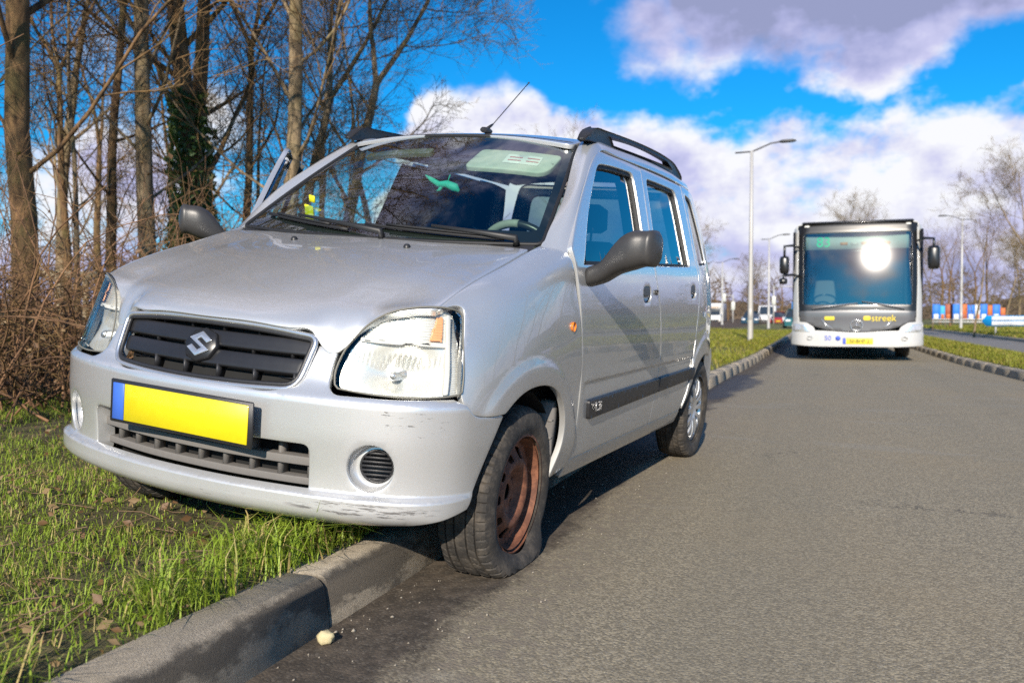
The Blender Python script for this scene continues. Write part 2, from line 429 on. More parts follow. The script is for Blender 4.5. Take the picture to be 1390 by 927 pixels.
REDL = simple('red_lamp_plastic', (.45, .02, .015), .2, coat=.6)
CABIN = simple('cabin_dark_cloth', (.085, .083, .078), .85, scale=80)
DASHM = simple('dashboard_plastic', (.05, .052, .05), .6, bump=.2, scale=90)
SEATM = simple('seat_cloth', (.13, .128, .122), .95, var=.3, scale=140)
PALE = simple('pale_visor_vinyl', (.52, .55, .50), .7)
WHITE_L = simple('white_print', (.8, .8, .8), .6)
WS_GLASS = glassmat('windscreen_glass', (.70, .86, .78), 1.52, 0, 2.1)
SIDE_GLASS = glassmat('side_window_glass', (.30, .40, .40), 1.52, 0, 1.35)
LENS = glassmat('headlamp_lens', (.93, .94, .92), 1.45, .02)

car = empty('parked_car')
car.matrix_world = Matrix(((-0.100591, .990803, .090505, -1.68468), (-.994777, -.098575, -.026483, 2.63586), (-.017318, -.092697, .995544, .01431), (0, 0, 0, 1)))
tag(car, 'silver five-door hatchback with a flat front tyre half up on the kerb', 'car')
UPC = np.array([-.017318, -.092697, .995544])        # world up in the car's own axes

# ---- surfaces -------------------------------------------------------------
SD_y = spl([.24, .30, .36, .45, .60, .75, .88, .98, 1.05, 1.10, 1.2, 1.32, 1.42, 1.50, 1.56], [.752, .779, .792, .800, .806, .804, .795, .782, .768, .752, .719, .681, .648, .619, .592])
def flare(x, z, cx):
    r = np.hypot(x - cx, z - .30); return .008 * smst(.422, .396, r) * smst(.30, .42, z)
def SD(x, z):
    x = np.asarray(x, float); z = np.asarray(z, float)
    y = SD_y(z)
    tp = np.clip(-2.15 - x, 0, 2); y = y - (.20 - .05 * smst(1.0, 1.3, z)) * tp**2 - .9 * np.clip(-2.62 - x, 0, 1)**2
    k = smst(-.42, -.46, x) * smst(-2.09, -2.05, x)
    y = y - .0035 * k * smst(.611, .601, z) * smst(.56, .60, z) + .0025 * k * smst(.68, .612, z) * smst(.600, .612, z)
    y = y + flare(x, z, -2.36)
    # shallow swage under the window line
    return np.stack([x, y, z], 1)
FX = [.38, .30, .20, .10, 0, -.15, -.28, -.40]
FW = [.26, .35, .45, .57, .66, .75, .83, .90, .96, 1.0]
low = {.38: (.765, .775, .776, .765), .30: (.775, .786, .789, .784), .20: (.775, .79, .797, .797), .10: (.77, .79, .80, .802)}
up = {.38: ((.744, .66), (.720, .745), (.693, .81), (.678, .842), (.667, .857), (.657, .864)),
      .30: ((.773, .66), (.751, .75), (.722, .82), (.700, .866), (.681, .890), (.66, .903)),
      .20: ((.792, .66), (.777, .75), (.755, .83), (.729, .893), (.697, .928), (.66, .941)),
      .10: ((.801, .66), (.791, .75), (.775, .832), (.752, .908), (.712, .953), (.66, .972)),
      0: ((.804, .66), (.798, .75), (.786, .835), (.766, .92), (.724, .978), (.66, 1.0)),
      -.15: ((.806, .66), (.802, .75), (.793, .84), (.777, .943), (.735, 1.020), (.66, 1.046)),
      -.28: ((.806, .66), (.803, .755), (.795, .85), (.780, .965), (.742, 1.055), (.66, 1.082)),
      -.40: ((.806, .66), (.803, .76), (.796, .86), (.780, .985), (.748, 1.080), (.66, 1.112))}
FT = [[(x, y, z) for y, z in zip(low.get(x, low[.10]), FW[:4])] + [(x, *q) for q in up[x]] for x in FX]
_sf = tensor(FX[::-1], FW, FT[::-1])
def SF(x, w_):
    P = _sf(x, w_); P[:, 1] += flare(P[:, 0], P[:, 2], 0.0) * smst(.33, .25, P[:, 0]); return P
# bumper: plan curve from the centre round to the wheel arch
BP = np.array([(.648, 0), (.643, .15), (.624, .30), (.592, .45), (.547, .58), (.482, .69), (.405, .752), (.30, .786), (.20, .798), (.12, .80)])
bs = np.concatenate([[0], np.cumsum(np.linalg.norm(np.diff(BP, axis=0), axis=1))])
BPs = np.concatenate([BP[:0:-1] * [1, -1], BP]); bss = np.concatenate([-bs[:0:-1], bs])
_bp = spl(bss, BPs)
_fine = np.linspace(0, bs[-1], 800); _fp = _bp(_fine)
s_y = lambda y: np.interp(y, _fp[:, 1], _fine)
s_x = lambda x: np.interp(-x, -_fp[:, 0], _fine)
def b_off(z, s=0.0):
    o = 0 * z - .010 + .023 * (1 - .8 * smst(.72, .93, np.abs(s))) * (1 - smst(.342, .358, z)) - .055 * (1 - smst(.258, .302, z))**1.5 + .010 * smst(.36, .52, z)
    return o - .036 * smst(.598, .645, z) - .5 * np.clip(z - .635, 0, 1)
def SB(s, z):
    p = _bp(s); t_ = _bp(s + .002) - _bp(s - .002); t_ /= np.linalg.norm(t_, axis=1)[:, None]; n = np.stack([t_[:, 1], -t_[:, 0]], 1)
    q = p + n * b_off(z, s)[:, None]; return np.stack([q[:, 0], q[:, 1], z], 1)
# hood
hr = {0: [(.577, .792), (.558, .814), (.50, .849), (.40, .891), (.2, .963), (0, 1.02), (-.13, 1.053), (-.22, 1.076)],
      .2: [(.566, .790), (.547, .812), (.49, .847), (.395, .888), (.2, .959), (0, 1.016), (-.13, 1.050), (-.22, 1.073)],
      .31: [(.545, .787), (.527, .808), (.475, .843), (.389, .882), (.2, .954), (0, 1.012), (-.13, 1.047), (-.22, 1.070)],
      .355: [(.530, .776), (.514, .801), (.466, .840), (.384, .880), (.2, .952), (0, 1.010), (-.13, 1.046), (-.22, 1.069)],
      .378: [(.525, .744), (.509, .786), (.461, .838), (.381, .878), (.2, .951), (0, 1.009), (-.13, 1.045), (-.22, 1.068)],
      .442: [(.506, .742), (.490, .783), (.446, .838), (.372, .875), (.2, .948), (0, 1.007), (-.13, 1.0435), (-.22, 1.0665)],
      .472: [(.474, .789), (.461, .812), (.430, .844), (.362, .877), (.2, .946), (0, 1.005), (-.13, 1.043), (-.22, 1.066)],
      .51: [(.452, .830), (.441, .841), (.412, .857), (.352, .880), (.2, .944), (0, 1.004), (-.13, 1.0425), (-.22, 1.0655)],
      .55: [(.437, .848), (.428, .853), (.402, .864), (.345, .884), (.2, .943), (0, 1.003), (-.13, 1.042), (-.22, 1.065)],
      .61: [(.408, .862), (.401, .865), (.377, .874), (.325, .893), (.19, .944), (0, 1.002), (-.13, 1.042), (-.215, 1.064)],
      .655: [(.386, .866), (.378, .869), (.352, .880), (.3, .902), (.18, .947), (0, 1.001), (-.13, 1.042), (-.20, 1.062)]}
HY = [-y for y in sorted(hr) if y > 0][::-1] + sorted(hr)
HT = [[(a, y, b) for a, b in hr[abs(y)]] for y in HY]
_hood = tensor(HY, np.linspace(0, 1, 8), HT)
SH = lambda y, v: _hood(y, v)
# windscreen
WY = [-1, -.5, 0, .5, 1]; WV = [0, .5, 1]
wrow = [[(-.279, .666, 1.082), (-.205, .36, 1.068), (-.18, 0, 1.064)], [(-.576, .602, 1.308), (-.505, .32, 1.320), (-.482, 0, 1.322)], [(-.864, .527, 1.514), (-.822, .29, 1.533), (-.806, 0, 1.539)]]
WT = [[(lambda p: (p[0], p[1] * (1 if u > 0 else -1), p[2]))(wrow[j][{1: 0, .5: 1, 0: 2}[abs(u)]]) for j in range(3)] for u in WY]
SW = tensor(WY, WV, WT)
# A pillar and cant rail: strip between windscreen / roof edge and door openings
PT_ = [0, .33, .62, .8, 1.1, 1.6, 2.1, 2.5]
p_in = [(-.262, .668, 1.074), (-.44, .644, 1.207), (-.60, .608, 1.325), (-.872, .537, 1.519), (-1.12, .545, 1.556), (-1.6, .55, 1.578), (-2.1, .548, 1.578), (-2.5, .535, 1.56)]
p_out = [(-.300, .752, 1.046), (-.475, .707, 1.225), (-.634, .667, 1.352), (-.875, .624, 1.489), (-1.1, .617, 1.507), (-1.6, .612, 1.518), (-2.1, .609, 1.522), (-2.5, .585, 1.518)]
def _mid(a, b, k=.018):
    m = (np.array(a) + np.array(b)) / 2; n = np.array([.25, .62, .74]); return m + k * n / np.linalg.norm(n)
SP = tensor(np.arange(8), [0, .5, 1], [[a, _mid(a, b, (.004, .016)[i > 0]), b] for i, (a, b) in enumerate(zip(p_in, p_out))])
# roof
_rz = spl([-2.6, -2.3, -1.9, -1.5, -1.2, -.95, -.80, -.70], [1.585, 1.607, 1.618, 1.614, 1.600, 1.574, 1.543, 1.515])
def SR(x, y): return np.stack([x, y, _rz(x) - .035 * (np.abs(y) / .55)**2.4 - .008 * smst(-1.0, -.8, x) * (np.abs(y) / .5)**2], 1)
# headlamp lens control net (columns from the inner to the outer edge)
HL = [[(.545, .443, .634), (.525, .443, .70), (.497, .445, .778), (.470, .445, .862)],
      [(.524, .535, .630), (.503, .532, .70), (.474, .532, .776), (.443, .533, .865)],
      [(.484, .632, .629), (.462, .630, .70), (.437, .628, .775), (.403, .622, .867)],
      [(.433, .712, .633), (.412, .704, .70), (.389, .691, .773), (.360, .677, .865)],
      [(.383, .752, .640), (.366, .741, .70), (.345, .722, .772), (.312, .697, .855)]]
SL = tensor([0, .3, .58, .8, 1], [0, .3, .62, 1], HL)
LO = outline([[(.05, .0), (.3, -.01), (.7, -.01), (.96, 0)], [(.99, .03), (1, .3), (1, .7), (1, .9)], [(.995, .93), (.96, .98), (.88, 1.0)], [(.86, 1.0), (.70, 1.0), (.55, .985), (.44, .955), (.33, .90), (.24, .82), (.15, .70), (.08, .57), (.03, .45), (0, .30), (-.005, .15), (.01, .06)], [(.015, .04), (.045, .005)]], .025)
LO = (LO - [.5, .5]) * [1.022, 1.02] + [.5, .505]
def inset(poly, d):
    a = np.roll(poly, 1, 0); b = np.roll(poly, -1, 0); tg = b - a; tg /= np.linalg.norm(tg, axis=1)[:, None]
    n = np.stack([-tg[:, 1], tg[:, 0]], 1)
    area = np.sum(poly[:, 0] * b[:, 1] - b[:, 0] * poly[:, 1]); return poly + n * d * (1 if area > 0 else -1)

# ---- outlines -------------------------------------------------------------
def arch(cx, front=True):
    pts = [(-.238, .30), (-.262, .40), (-.268, .48), (-.25, .535), (-.20, .588), (-.12, .624), (-.03, .636), (.06, .631), (.14, .608), (.205, .572)]
    return [(cx + a, b) for a, b in pts]
door_front_gap = [(-.322, 1.075), (-.340, 1.0), (-.356, .92), (-.373, .81), (-.388, .70), (-.398, .60), (-.400, .50), (-.392, .40), (-.378, .338)]
B_gap = [(-1.368, .338), (-1.386, .45), (-1.403, .60), (-1.398, .72), (-1.36, .90), (-1.330, .99), (-1.322, 1.04), (-1.345, 1.15), (-1.395, 1.33), (-1.442, 1.497)]
C_gap = [(-2.19, 1.503), (-2.165, 1.30), (-2.145, 1.07), (-2.135, .93), (-2.10, .80), (-2.07, .70)]
G = .0065
sh = lambda pts, dx, dz=0: [(a + dx, b + dz) for a, b in pts]
ARCH_R = [(-2.36 + .40, .300), (-2.36 + .355, .345), (-2.36 + .315, .42), (-2.36 + .265, .495), (-2.36 + .19, .56), (-2.36 + .09, .595), (-2.36 - .01, .602), (-2.36 - .12, .588), (-2.36 - .22, .54), (-2.36 - .29, .46), (-2.36 - .33, .36), (-2.36 - .335, .30)]
front_door_o = outline([[(-.322 - G / 2, 1.08), (-.478, 1.222), (-.637, 1.348), (-.80, 1.456), (-.868, 1.484), (-.96, 1.491), (-1.2, 1.497), (-1.44 + G, 1.500)],
                        sh(B_gap[::-1], G * .6), [(-1.36, .335), (-.39, .335)], sh(door_front_gap[::-1], -G / 2)], .013)
front_win = rounded([(-.408, 1.022), (-1.213, 1.046), (-1.262, 1.25), (-1.303, 1.462), (-1.0, 1.452), (-.815, 1.436), (-.60, 1.255)], [.012, .02, .3, .05, .2, .05, .3], .012)
rear_door_o = outline([[(-1.442 - G, 1.501), (-1.8, 1.506), (-2.19 + G, 1.504)], sh(C_gap, G * .6), [(-2.07, .70), (-2.03, .60), (-1.99, .47), (-1.96, .40), (-1.93, .338)],
                       [(-1.92, .335), (-1.38, .335)], sh(B_gap, -G * .6)], .013)
rear_win = rounded([(-1.372, 1.050), (-1.995, 1.068), (-2.02, 1.25), (-2.035, 1.466), (-1.75, 1.468), (-1.497, 1.463), (-1.435, 1.25)], [.02, .02, .3, .05, .2, .04, .3], .012)
quarter_o = outline([[(-2.19 - G, 1.508), (-2.35, 1.507), (-2.50, 1.49)], [(-2.50, 1.49), (-2.56, 1.38), (-2.63, 1.2), (-2.68, 1.05), (-2.72, .9), (-2.74, .75), (-2.75, .62)], [(-2.75, .615), (-2.62, .605), (-2.555, .590)],
                     [(-2.55, .577), (-2.45, .601), (-2.36, .607), (-2.26, .597), (-2.165, .557), (-2.09, .487), (-2.03, .41), (-1.975, .335)], [(-1.97, .338), (-1.995, .41), (-2.035, .50), (-2.07, .62), (-2.09, .70)], sh(C_gap[::-1], -G * .9)], .013)
quarter_win = rounded([(-2.205, 1.082), (-2.475, 1.095), (-2.465, 1.2), (-2.40, 1.455), (-2.235, 1.47)], [.02, .03, .2, .05, .03], .012)
fender_o = outline([[(.207, .573), (.26, .572), (.32, .577), (.358, .592), (.374, .615), (.378, .64)], [(.373, .665), (.352, .75), (.332, .80), (.312, .86), (.304, .895), (.309, .93), (.332, .965), (.365, .985), (.378, .992)],
                    [(.372, .997), (.2, .997), (0, .997), (-.15, .997), (-.276, .997)], [(-.285, .985), (-.302, .962)], [(-.308, .955), (-.322, .90), (-.340, .862), (-.360, .82), (-.376, .76), (-.386, .70), (-.394, .60), (-.396, .50), (-.388, .40), (-.378, .335)],
                    [(-.37, .312), (-.245, .295)], arch(0)], .012)
s9 = float(s_x(.207))
half = [(s9, .565), (float(s_x(.30)), .566), (float(s_x(.350)), .580), (float(s_x(.372)), .606)], [(float(s_y(.752)), .622), (float(s_y(.71)), .621), (float(s_y(.60)), .617), (float(s_y(.50)), .617), (float(s_y(.462)), .622), (float(s_y(.446)), .634)], [(float(s_y(.440)), .65), (float(s_y(.439)), .69), (float(s_y(.444)), .733)], [(float(s_y(.440)), .736), (float(s_y(.384)), .736)], [(float(s_y(.378)), .73), (float(s_y(.352)), .66), (float(s_y(.34)), .632), (float(s_y(.315)), .617), (float(s_y(.2)), .609), (0, .606)]
side_edge = [(0, .262), (float(s_y(.3)), .262), (float(s_y(.6)), .268), (float(s_x(.42)), .298), (float(s_x(.345)), .314)], [(float(s_x(.335)), .325), (float(s_x(.30)), .40), (float(s_x(.25)), .50), (s9, .562)]
rh = outline([*side_edge, *half], .012)
bumper_o = np.concatenate([rh, (rh * [-1, 1])[::-1][1:-1]])
extra_rows = np.array([(s, z) for s in np.arange(-1.1, 1.1, .014) for z in (.338, .342, .346, .350, .354, .358, .362, .60, .607, .614)])
sI = float(s_y(.418))
intake = rounded([(-sI, .357), (sI, .357), (sI, .482), (-sI, .482)], [.008, .008, .03, .03], .01)
def circ(cx, cz, r, n=40): a = np.arange(n) * 2 * np.pi / n; return np.stack([cx + r * np.cos(a), cz + r * np.sin(a)], 1)
sFog = float(s_y(.578))

# ---- body panels ------------------------------------------------------------
body = mesh('body', *(lambda: ([(0, 0, .5)] * 3, [(0, 1, 2)]))(), VOID) if False else None
panel('bonnet', outline([[(-.652, .0), (-.61, 0), (-.45, 0), (-.372, 0), (-.2, 0), (0, 0), (.2, 0), (.372, 0), (.45, 0), (.61, 0), (.652, 0)], [(.652, .01), (.652, .97)], [(.645, .985), (.55, 1), (0, 1), (-.55, 1), (-.645, .985)], [(-.652, .97), (-.652, .01)]], .013),
      SH, PAINT, car, h=.018, out=(0, 0, 1), d=.02)
bump = panel('front_bumper', bumper_o, SB, PAINT, car, holes=[intake, circ(sFog, .43, .068), circ(-sFog, .43, .068)], h=.016, out=(1, 0, 0), d=.02, extra=extra_rows, hole_d=[.055, .012, .012], r=.004)
panel('roof', rounded([(-.806, -.528), (-.806, .528), (-2.56, .53), (-2.56, -.53)], .03, .02), SR, PAINT, car, h=.03, out=(0, 0, 1))
# roof leading edge closes to the windscreen
for m in (False, True):
    sg = -1 if m else 1
    panel('front_wing', fender_o, SF, PAINT, car, h=.014, mir=m, d=.02)
    panel('pillar_and_roof_rail_strip', outline([[(0, .02), (1, .02), (3, .02), (5, .02), (7, .02)], [(7, .04), (7, .98)], [(7, .985), (5, .985), (3, .985), (1, .985), (0, .985)], [(0, .96), (0, .04)]], .05), SP, PAINT, car, h=.06, mir=m, out=(0, 1, 1))
    q = panel('rear_quarter_panel', quarter_o, SD, PAINT, car, holes=[quarter_win], h=.018, mir=m, extra=None)
    panel('quarter_window', inset(quarter_win, -.01), SD, SIDE_GLASS, q, h=.05, mir=m, off=-.012, hem=False)
    panel('window_seal', inset(quarter_win, -.006), SD, RUBBER, q, holes=[inset(quarter_win, .014)], h=.05, mir=m, off=-.007, d=.01)
    panel('sill', rounded([(-.372, .262), (-1.95, .262), (-1.95, .326), (-.38, .326)], .012, .02), SD, PAINT, car, h=.025, mir=m, off=-.004)
    panel('pillar_cover', rounded([(-1.23, 1.03), (-1.37, 1.04), (-1.51, 1.49), (-1.31, 1.49)], .01, .02), SD, RUBBER, car, h=.05, mir=m, off=-.025, hem=False)
    # headlamp
    hl = panel('headlamp', LO, SL, LENS, car, h=.05, mir=m, out=(1, .3, .2), d=.015, r=.004)
    def SLr(u, v):
        P = SL(u, v); du = SL(u + .01, v) - SL(u - .01, v); dv = SL(u, v + .01) - SL(u, v - .01); n = np.cross(du, dv); n /= np.linalg.norm(n, axis=1)[:, None]
        if n[:, 0].mean() < 0: n = -n
        bowl = .055 * np.exp(-(((u - .50) / .30)**2 + ((v - .28) / .26)**2))
        dep = .026 + bowl * (v < .60) + .004 * (v >= .60)
        rib = .0022 * np.sin(v * 210) * ((v > .62) | (u > .84)) + .0016 * np.sin(u * 150) * ((v < .60) & (u < .84)) * smst(.1, .0, np.abs(v - .42))
        return P - n * (dep + rib)[:, None]
    panel('reflector', inset(LO, .008), SLr, simple('lamp_reflector', (.88, .87, .83), .28, .55, var=.04, scale=200), hl, h=.0085, mir=m, out=(1, .3, .2), hem=False)
    panel('lamp_divider', rounded([(.12, .585), (.86, .60), (.86, .63), (.12, .615)], .005, .02), SL, simple('lamp_divider_white', (.75, .75, .74), .3), hl, h=.05, mir=m, out=(1, .3, .2), off=-.018, d=.02)
    panel('lamp_divider', rounded([(.845, .03), (.872, .03), (.872, .95), (.845, .95)], .005, .02), SL, simple('lamp_divider_white', (.75, .75, .74), .3), hl, h=.05, mir=m, out=(1, .3, .2), off=-.016, d=.02)
    def SLa(u, v): return SLr(u, v) + np.array([.010, .005, .0])
    panel('amber_cap', rounded([(.69, .665), (.80, .68), (.80, .94), (.735, .93)], .02, .015), SLa, simple('amber_lens', (.85, .42, .20), .25, coat=.4), hl, h=.009, mir=m, out=(1, .3, .2), d=.004)
    bz = MB(); c = SLr(np.array([.5]), np.array([.28]))[0]
    bz.lathe([(.001, .052), (.010, .050), (.014, .040), (.014, .0), (.018, -.002), (.018, -.01)], 20, 'x', c); bz.build('bulb_shield', CHROME, hl, True, xf=lambda V: V * np.array([1, sg, 1]))
    # seal ring round the lens
    ringuv = LO
    P = SL(ringuv[:, 0], ringuv[:, 1]) * [1, sg, 1]; rb = MB(); rb.tube(np.concatenate([P, P[:2]]), .0028, 6, False); rb.build('lamp_seal', simple('pale_lamp_seal', (.16, .155, .13), .5), hl, True)
    # fog lamp recess with slatted blank
    fp = SB(np.array([sg * sFog]), np.array([.43]))[0]
    tt = SB(np.array([sg * sFog + .01]), np.array([.43]))[0] - SB(np.array([sg * sFog - .01]), np.array([.43]))[0]; tt /= np.linalg.norm(tt)
    n = np.array([tt[1], -tt[0], 0]); n = n if n[0] > 0 else -n; e1 = np.cross([0, 0, 1.], n)
    fo = MB()
    n2 = np.array([.92, .39 * sg, 0]); e2 = np.cross([0, 0, 1.], n2); c2 = fp - n * .036 - e1 * (-sg) * .012
    an = np.arange(41) * 2 * np.pi / 40
    outer_r = fp - n * .010 + .0685 * (np.cos(an)[:, None] * e1 + np.sin(an)[:, None] * [0, 0, 1]); inner_r = c2 + .047 * (np.cos(an)[:, None] * e2 + np.sin(an)[:, None] * [0, 0, 1])
    V = np.concatenate([outer_r * (1 - u) + inner_r * u - n * .012 * math.sin(u * 3.14) for u in np.linspace(0, 1, 6)])
    F = [(i * 41 + j, i * 41 + j + 1, (i + 1) * 41 + j + 1, (i + 1) * 41 + j) for i in range(5) for j in range(40)]
    mesh('fog_lamp_bowl', V, F, PAINT, bump, True)
    fo.lathe([(.001, -.008), (.0475, -.008), (.0475, .002), (.042, .003), (.041, -.004)], 32, 'x'); fo.build('fog_lamp_blank', BLACKP, bump, False, xf=lambda V: c2 + V[:, :1] * n2 + V[:, 1:2] * e2 + V[:, 2:] * [0, 0, 1])
    for k in range(-3, 4):
        zz_ = k * .0118; hw = math.sqrt(.042**2 - zz_**2); sl = MB(); sl.box((0.001, 0, zz_), (.010, 2 * hw, .0062), bev=.001)
        sl.build('slat', BLACKP, bump, False, xf=lambda V: c2 + V[:, :1] * n2 + V[:, 1:2] * e2 + V[:, 2:] * [0, 0, 1])
    # side repeater
    rp = MB(); rp.lathe([(.001, .012), (.008, .011), (.014, .006), (.0165, 0), (.0165, -.006)], 20, 'y'); c = SF(np.array([-.292]), np.array([.80]))[0] * [1, sg, 1]
    rp.build('side_repeater', AMBER, car, True, xf=lambda V: V * [1, -sg, 1] + c)
    # roof rail
    rl = outline([[(-.815, 1.530), (-.845, 1.562), (-.90, 1.588), (-1.0, 1.598)], [(-1.0, 1.598), (-1.4, 1.622), (-1.8, 1.634), (-2.1, 1.632), (-2.24, 1.615), (-2.33, 1.570)], [(-2.34, 1.555), (-1.9, 1.565), (-1.4, 1.555), (-.815, 1.525)]], .03)
    rhole = outline([[(-1.09, 1.580), (-1.4, 1.604), (-1.8, 1.614), (-2.02, 1.612)], [(-2.10, 1.588), (-1.6, 1.572), (-1.13, 1.553)]], .03)
    uv, T = triangulate(rl, [rhole], .06)
    Vt = np.concatenate([np.stack([uv[:, 0], np.full(len(uv), yv), uv[:, 1]], 1) for yv in (.588, .552)]); nn = len(uv)
    Bq = []; E = np.concatenate([T[:, [0, 1]], T[:, [1, 2]], T[:, [2, 0]]]); ks = set(map(tuple, E.tolist()))
    Bq = [(a, b, b + nn, a + nn) for a, b in E.tolist() if (b, a) not in ks]
    Vt[:nn, 1] -= smst(1.575, 1.63, Vt[:nn, 2]) * .012; Vt[nn:, 1] += smst(1.575, 1.63, Vt[nn:, 2]) * .010
    Vt[:, 1] -= .01 * smst(-1.9, -2.3, Vt[:, 0])
    o = mesh('roof_rail', Vt * [1, sg, 1], [T, T[:, ::-1] + nn, np.array(Bq)], BLACKP, car)
    bv = o.modifiers.new('bevel', 'BEVEL'); bv.width = .006; bv.segments = 2; bv.limit_method = 'ANGLE'; bv.angle_limit = R(50)
    # wheel housings
    for cx, rr in ((0, .316), (-2.36, .318)):
        L = MB(); an = np.linspace(R(0), R(180), 28)
        pr = [(cx + rr * math.cos(a), .295 + rr * math.sin(a)) for a in an]
        V = np.array([(px_, y_, pz) for y_ in (.752, .40) for px_, pz in pr]); F = [(i, i + 1, 28 + i + 1, 28 + i) for i in range(27)] + [tuple(range(28, 56))]
        mesh('wheel_housing', V * [1, sg, 1], F, VOID, car)
    ln = MB()      # plastic liner edge behind the wheel, with its clips
    ln.prism([(-.215, .33), (-.262, .33), (-.285, .42), (-.290, .50), (-.265, .56), (-.225, .55), (-.232, .48), (-.235, .40)], 'y', .70, .775)
    ln.build('arch_liner', GREYP, car, xf=lambda V: V * [1, sg, 1])
    for zc in (.37, .43, .49, .54):
        b_ = MB(); b_.box((-.238, .765, zc), (.018, .02, .012), bev=.003); b_.build('liner_clip', GREYP, car, xf=lambda V: V * [1, sg, 1])

# ---- doors ------------------------------------------------------------------
hf = rounded([(-1.112, .885), (-1.232, .890), (-1.232, .966), (-1.112, .961)], .034, .008)
hr_ = rounded([(-1.955, .905), (-2.065, .910), (-2.065, .983), (-1.955, .978)], .033, .008)
crease_rows = np.array([(x, z) for x in np.arange(-2.1, -.38, .014) for z in (.598, .602, .606, .610, .614)])
def door(name, o2, win, hnd, m, org=(0, 0, 0), front=True):
    sg = -1 if m else 1; org = np.array(org)
    kw = dict(mir=m, org=org)
    d_ = panel(name, o2, SD, PAINT, car, holes=[win, hnd], h=.016, extra=crease_rows, hole_d=[.03, .012], d=.022, **kw)
    g = panel('window_glass', inset(win, -.008), SD, SIDE_GLASS, d_, h=.06, off=-.022, hem=False, **kw)
    panel('window_seal', inset(win, .001), SD, RUBBER, d_, holes=[inset(win, .016)], h=.05, off=-.010, d=.012, **kw)
    # recessed grip and handle
    def SB_(x, z):
        P = SD(x, z); c = hnd.mean(0); q = np.maximum(np.abs(x - c[0]) / .062, np.abs(z - c[1]) / .042); P[:, 1] -= .008 + .030 * smst(1.05, .55, q); return P
    panel('grip_recess', inset(hnd, -.003), SB_, PAINT, d_, h=.009, hem=False, **kw)
    c = hnd.mean(0)
    panel('handle', rounded([(c[0] - .055, c[1] - .006), (c[0] + .055, c[1] - .006), (c[0] + .052, c[1] + .034), (c[0] - .052, c[1] + .034)], .015, .008), SD, DARKP, d_, h=.012, off=-.002, d=.012, **kw)
    if front:
        lk = MB(); lk.lathe([(.001, .002), (.010, .002), (.012, 0), (.012, -.01)], 16, 'y'); p = SD(np.array([-1.30]), np.array([.936]))[0]
        lk.build('lock', DARKP, d_, True, xf=lambda V: (V * [1, -1, 1] + p) * [1, sg, 1] - org)
    # rubbing strip
    if front: mo = [(-.482, .535), (-1.392, .541), (-1.392, .484), (-.494, .472)]
    else: mo = [(-1.412, .541), (-2.055, .546), (-2.035, .492), (-1.412, .484)]
    ms = panel('rubbing_strip', rounded(mo, .010, .01), SD, BLACKP, d_, h=.02, off=.013, d=.014, r=.005, **kw)
    if front:
        p = SD(np.array([-.56]), np.array([.509]))[0] + [0, .0185, 0]
        M = Matrix.Translation(Vector(p * [1, sg, 1] - org)) @ Matrix.Rotation(R(180 if sg > 0 else 0), 4, 'Z') @ Matrix.Rotation(R(90), 4, 'X')
        text_mesh('badge_lettering', '1.3i', .050, CHROME, ms, M, .002)
    # inner trim
    panel('door_trim', inset(o2, .03), SD, CABIN, d_, holes=[inset(win, -.02)], h=.05, off=-.075, d=.02, **kw)
    return d_
fd = door('front_door', front_door_o, front_win, hf, False)
rd = door('rear_door', rear_door_o, rear_win, hr_, False, front=False)
rd2 = door('rear_door', rear_door_o, rear_win, hr_, True, front=False)
HG = np.array([-.375, -.775, 0.])
fd2 = door('front_door', front_door_o, front_win, hf, True, org=HG)
fd2.location = HG; fd2.rotation_euler = (0, 0, R(39))
tag(fd2, 'passenger front door standing open')
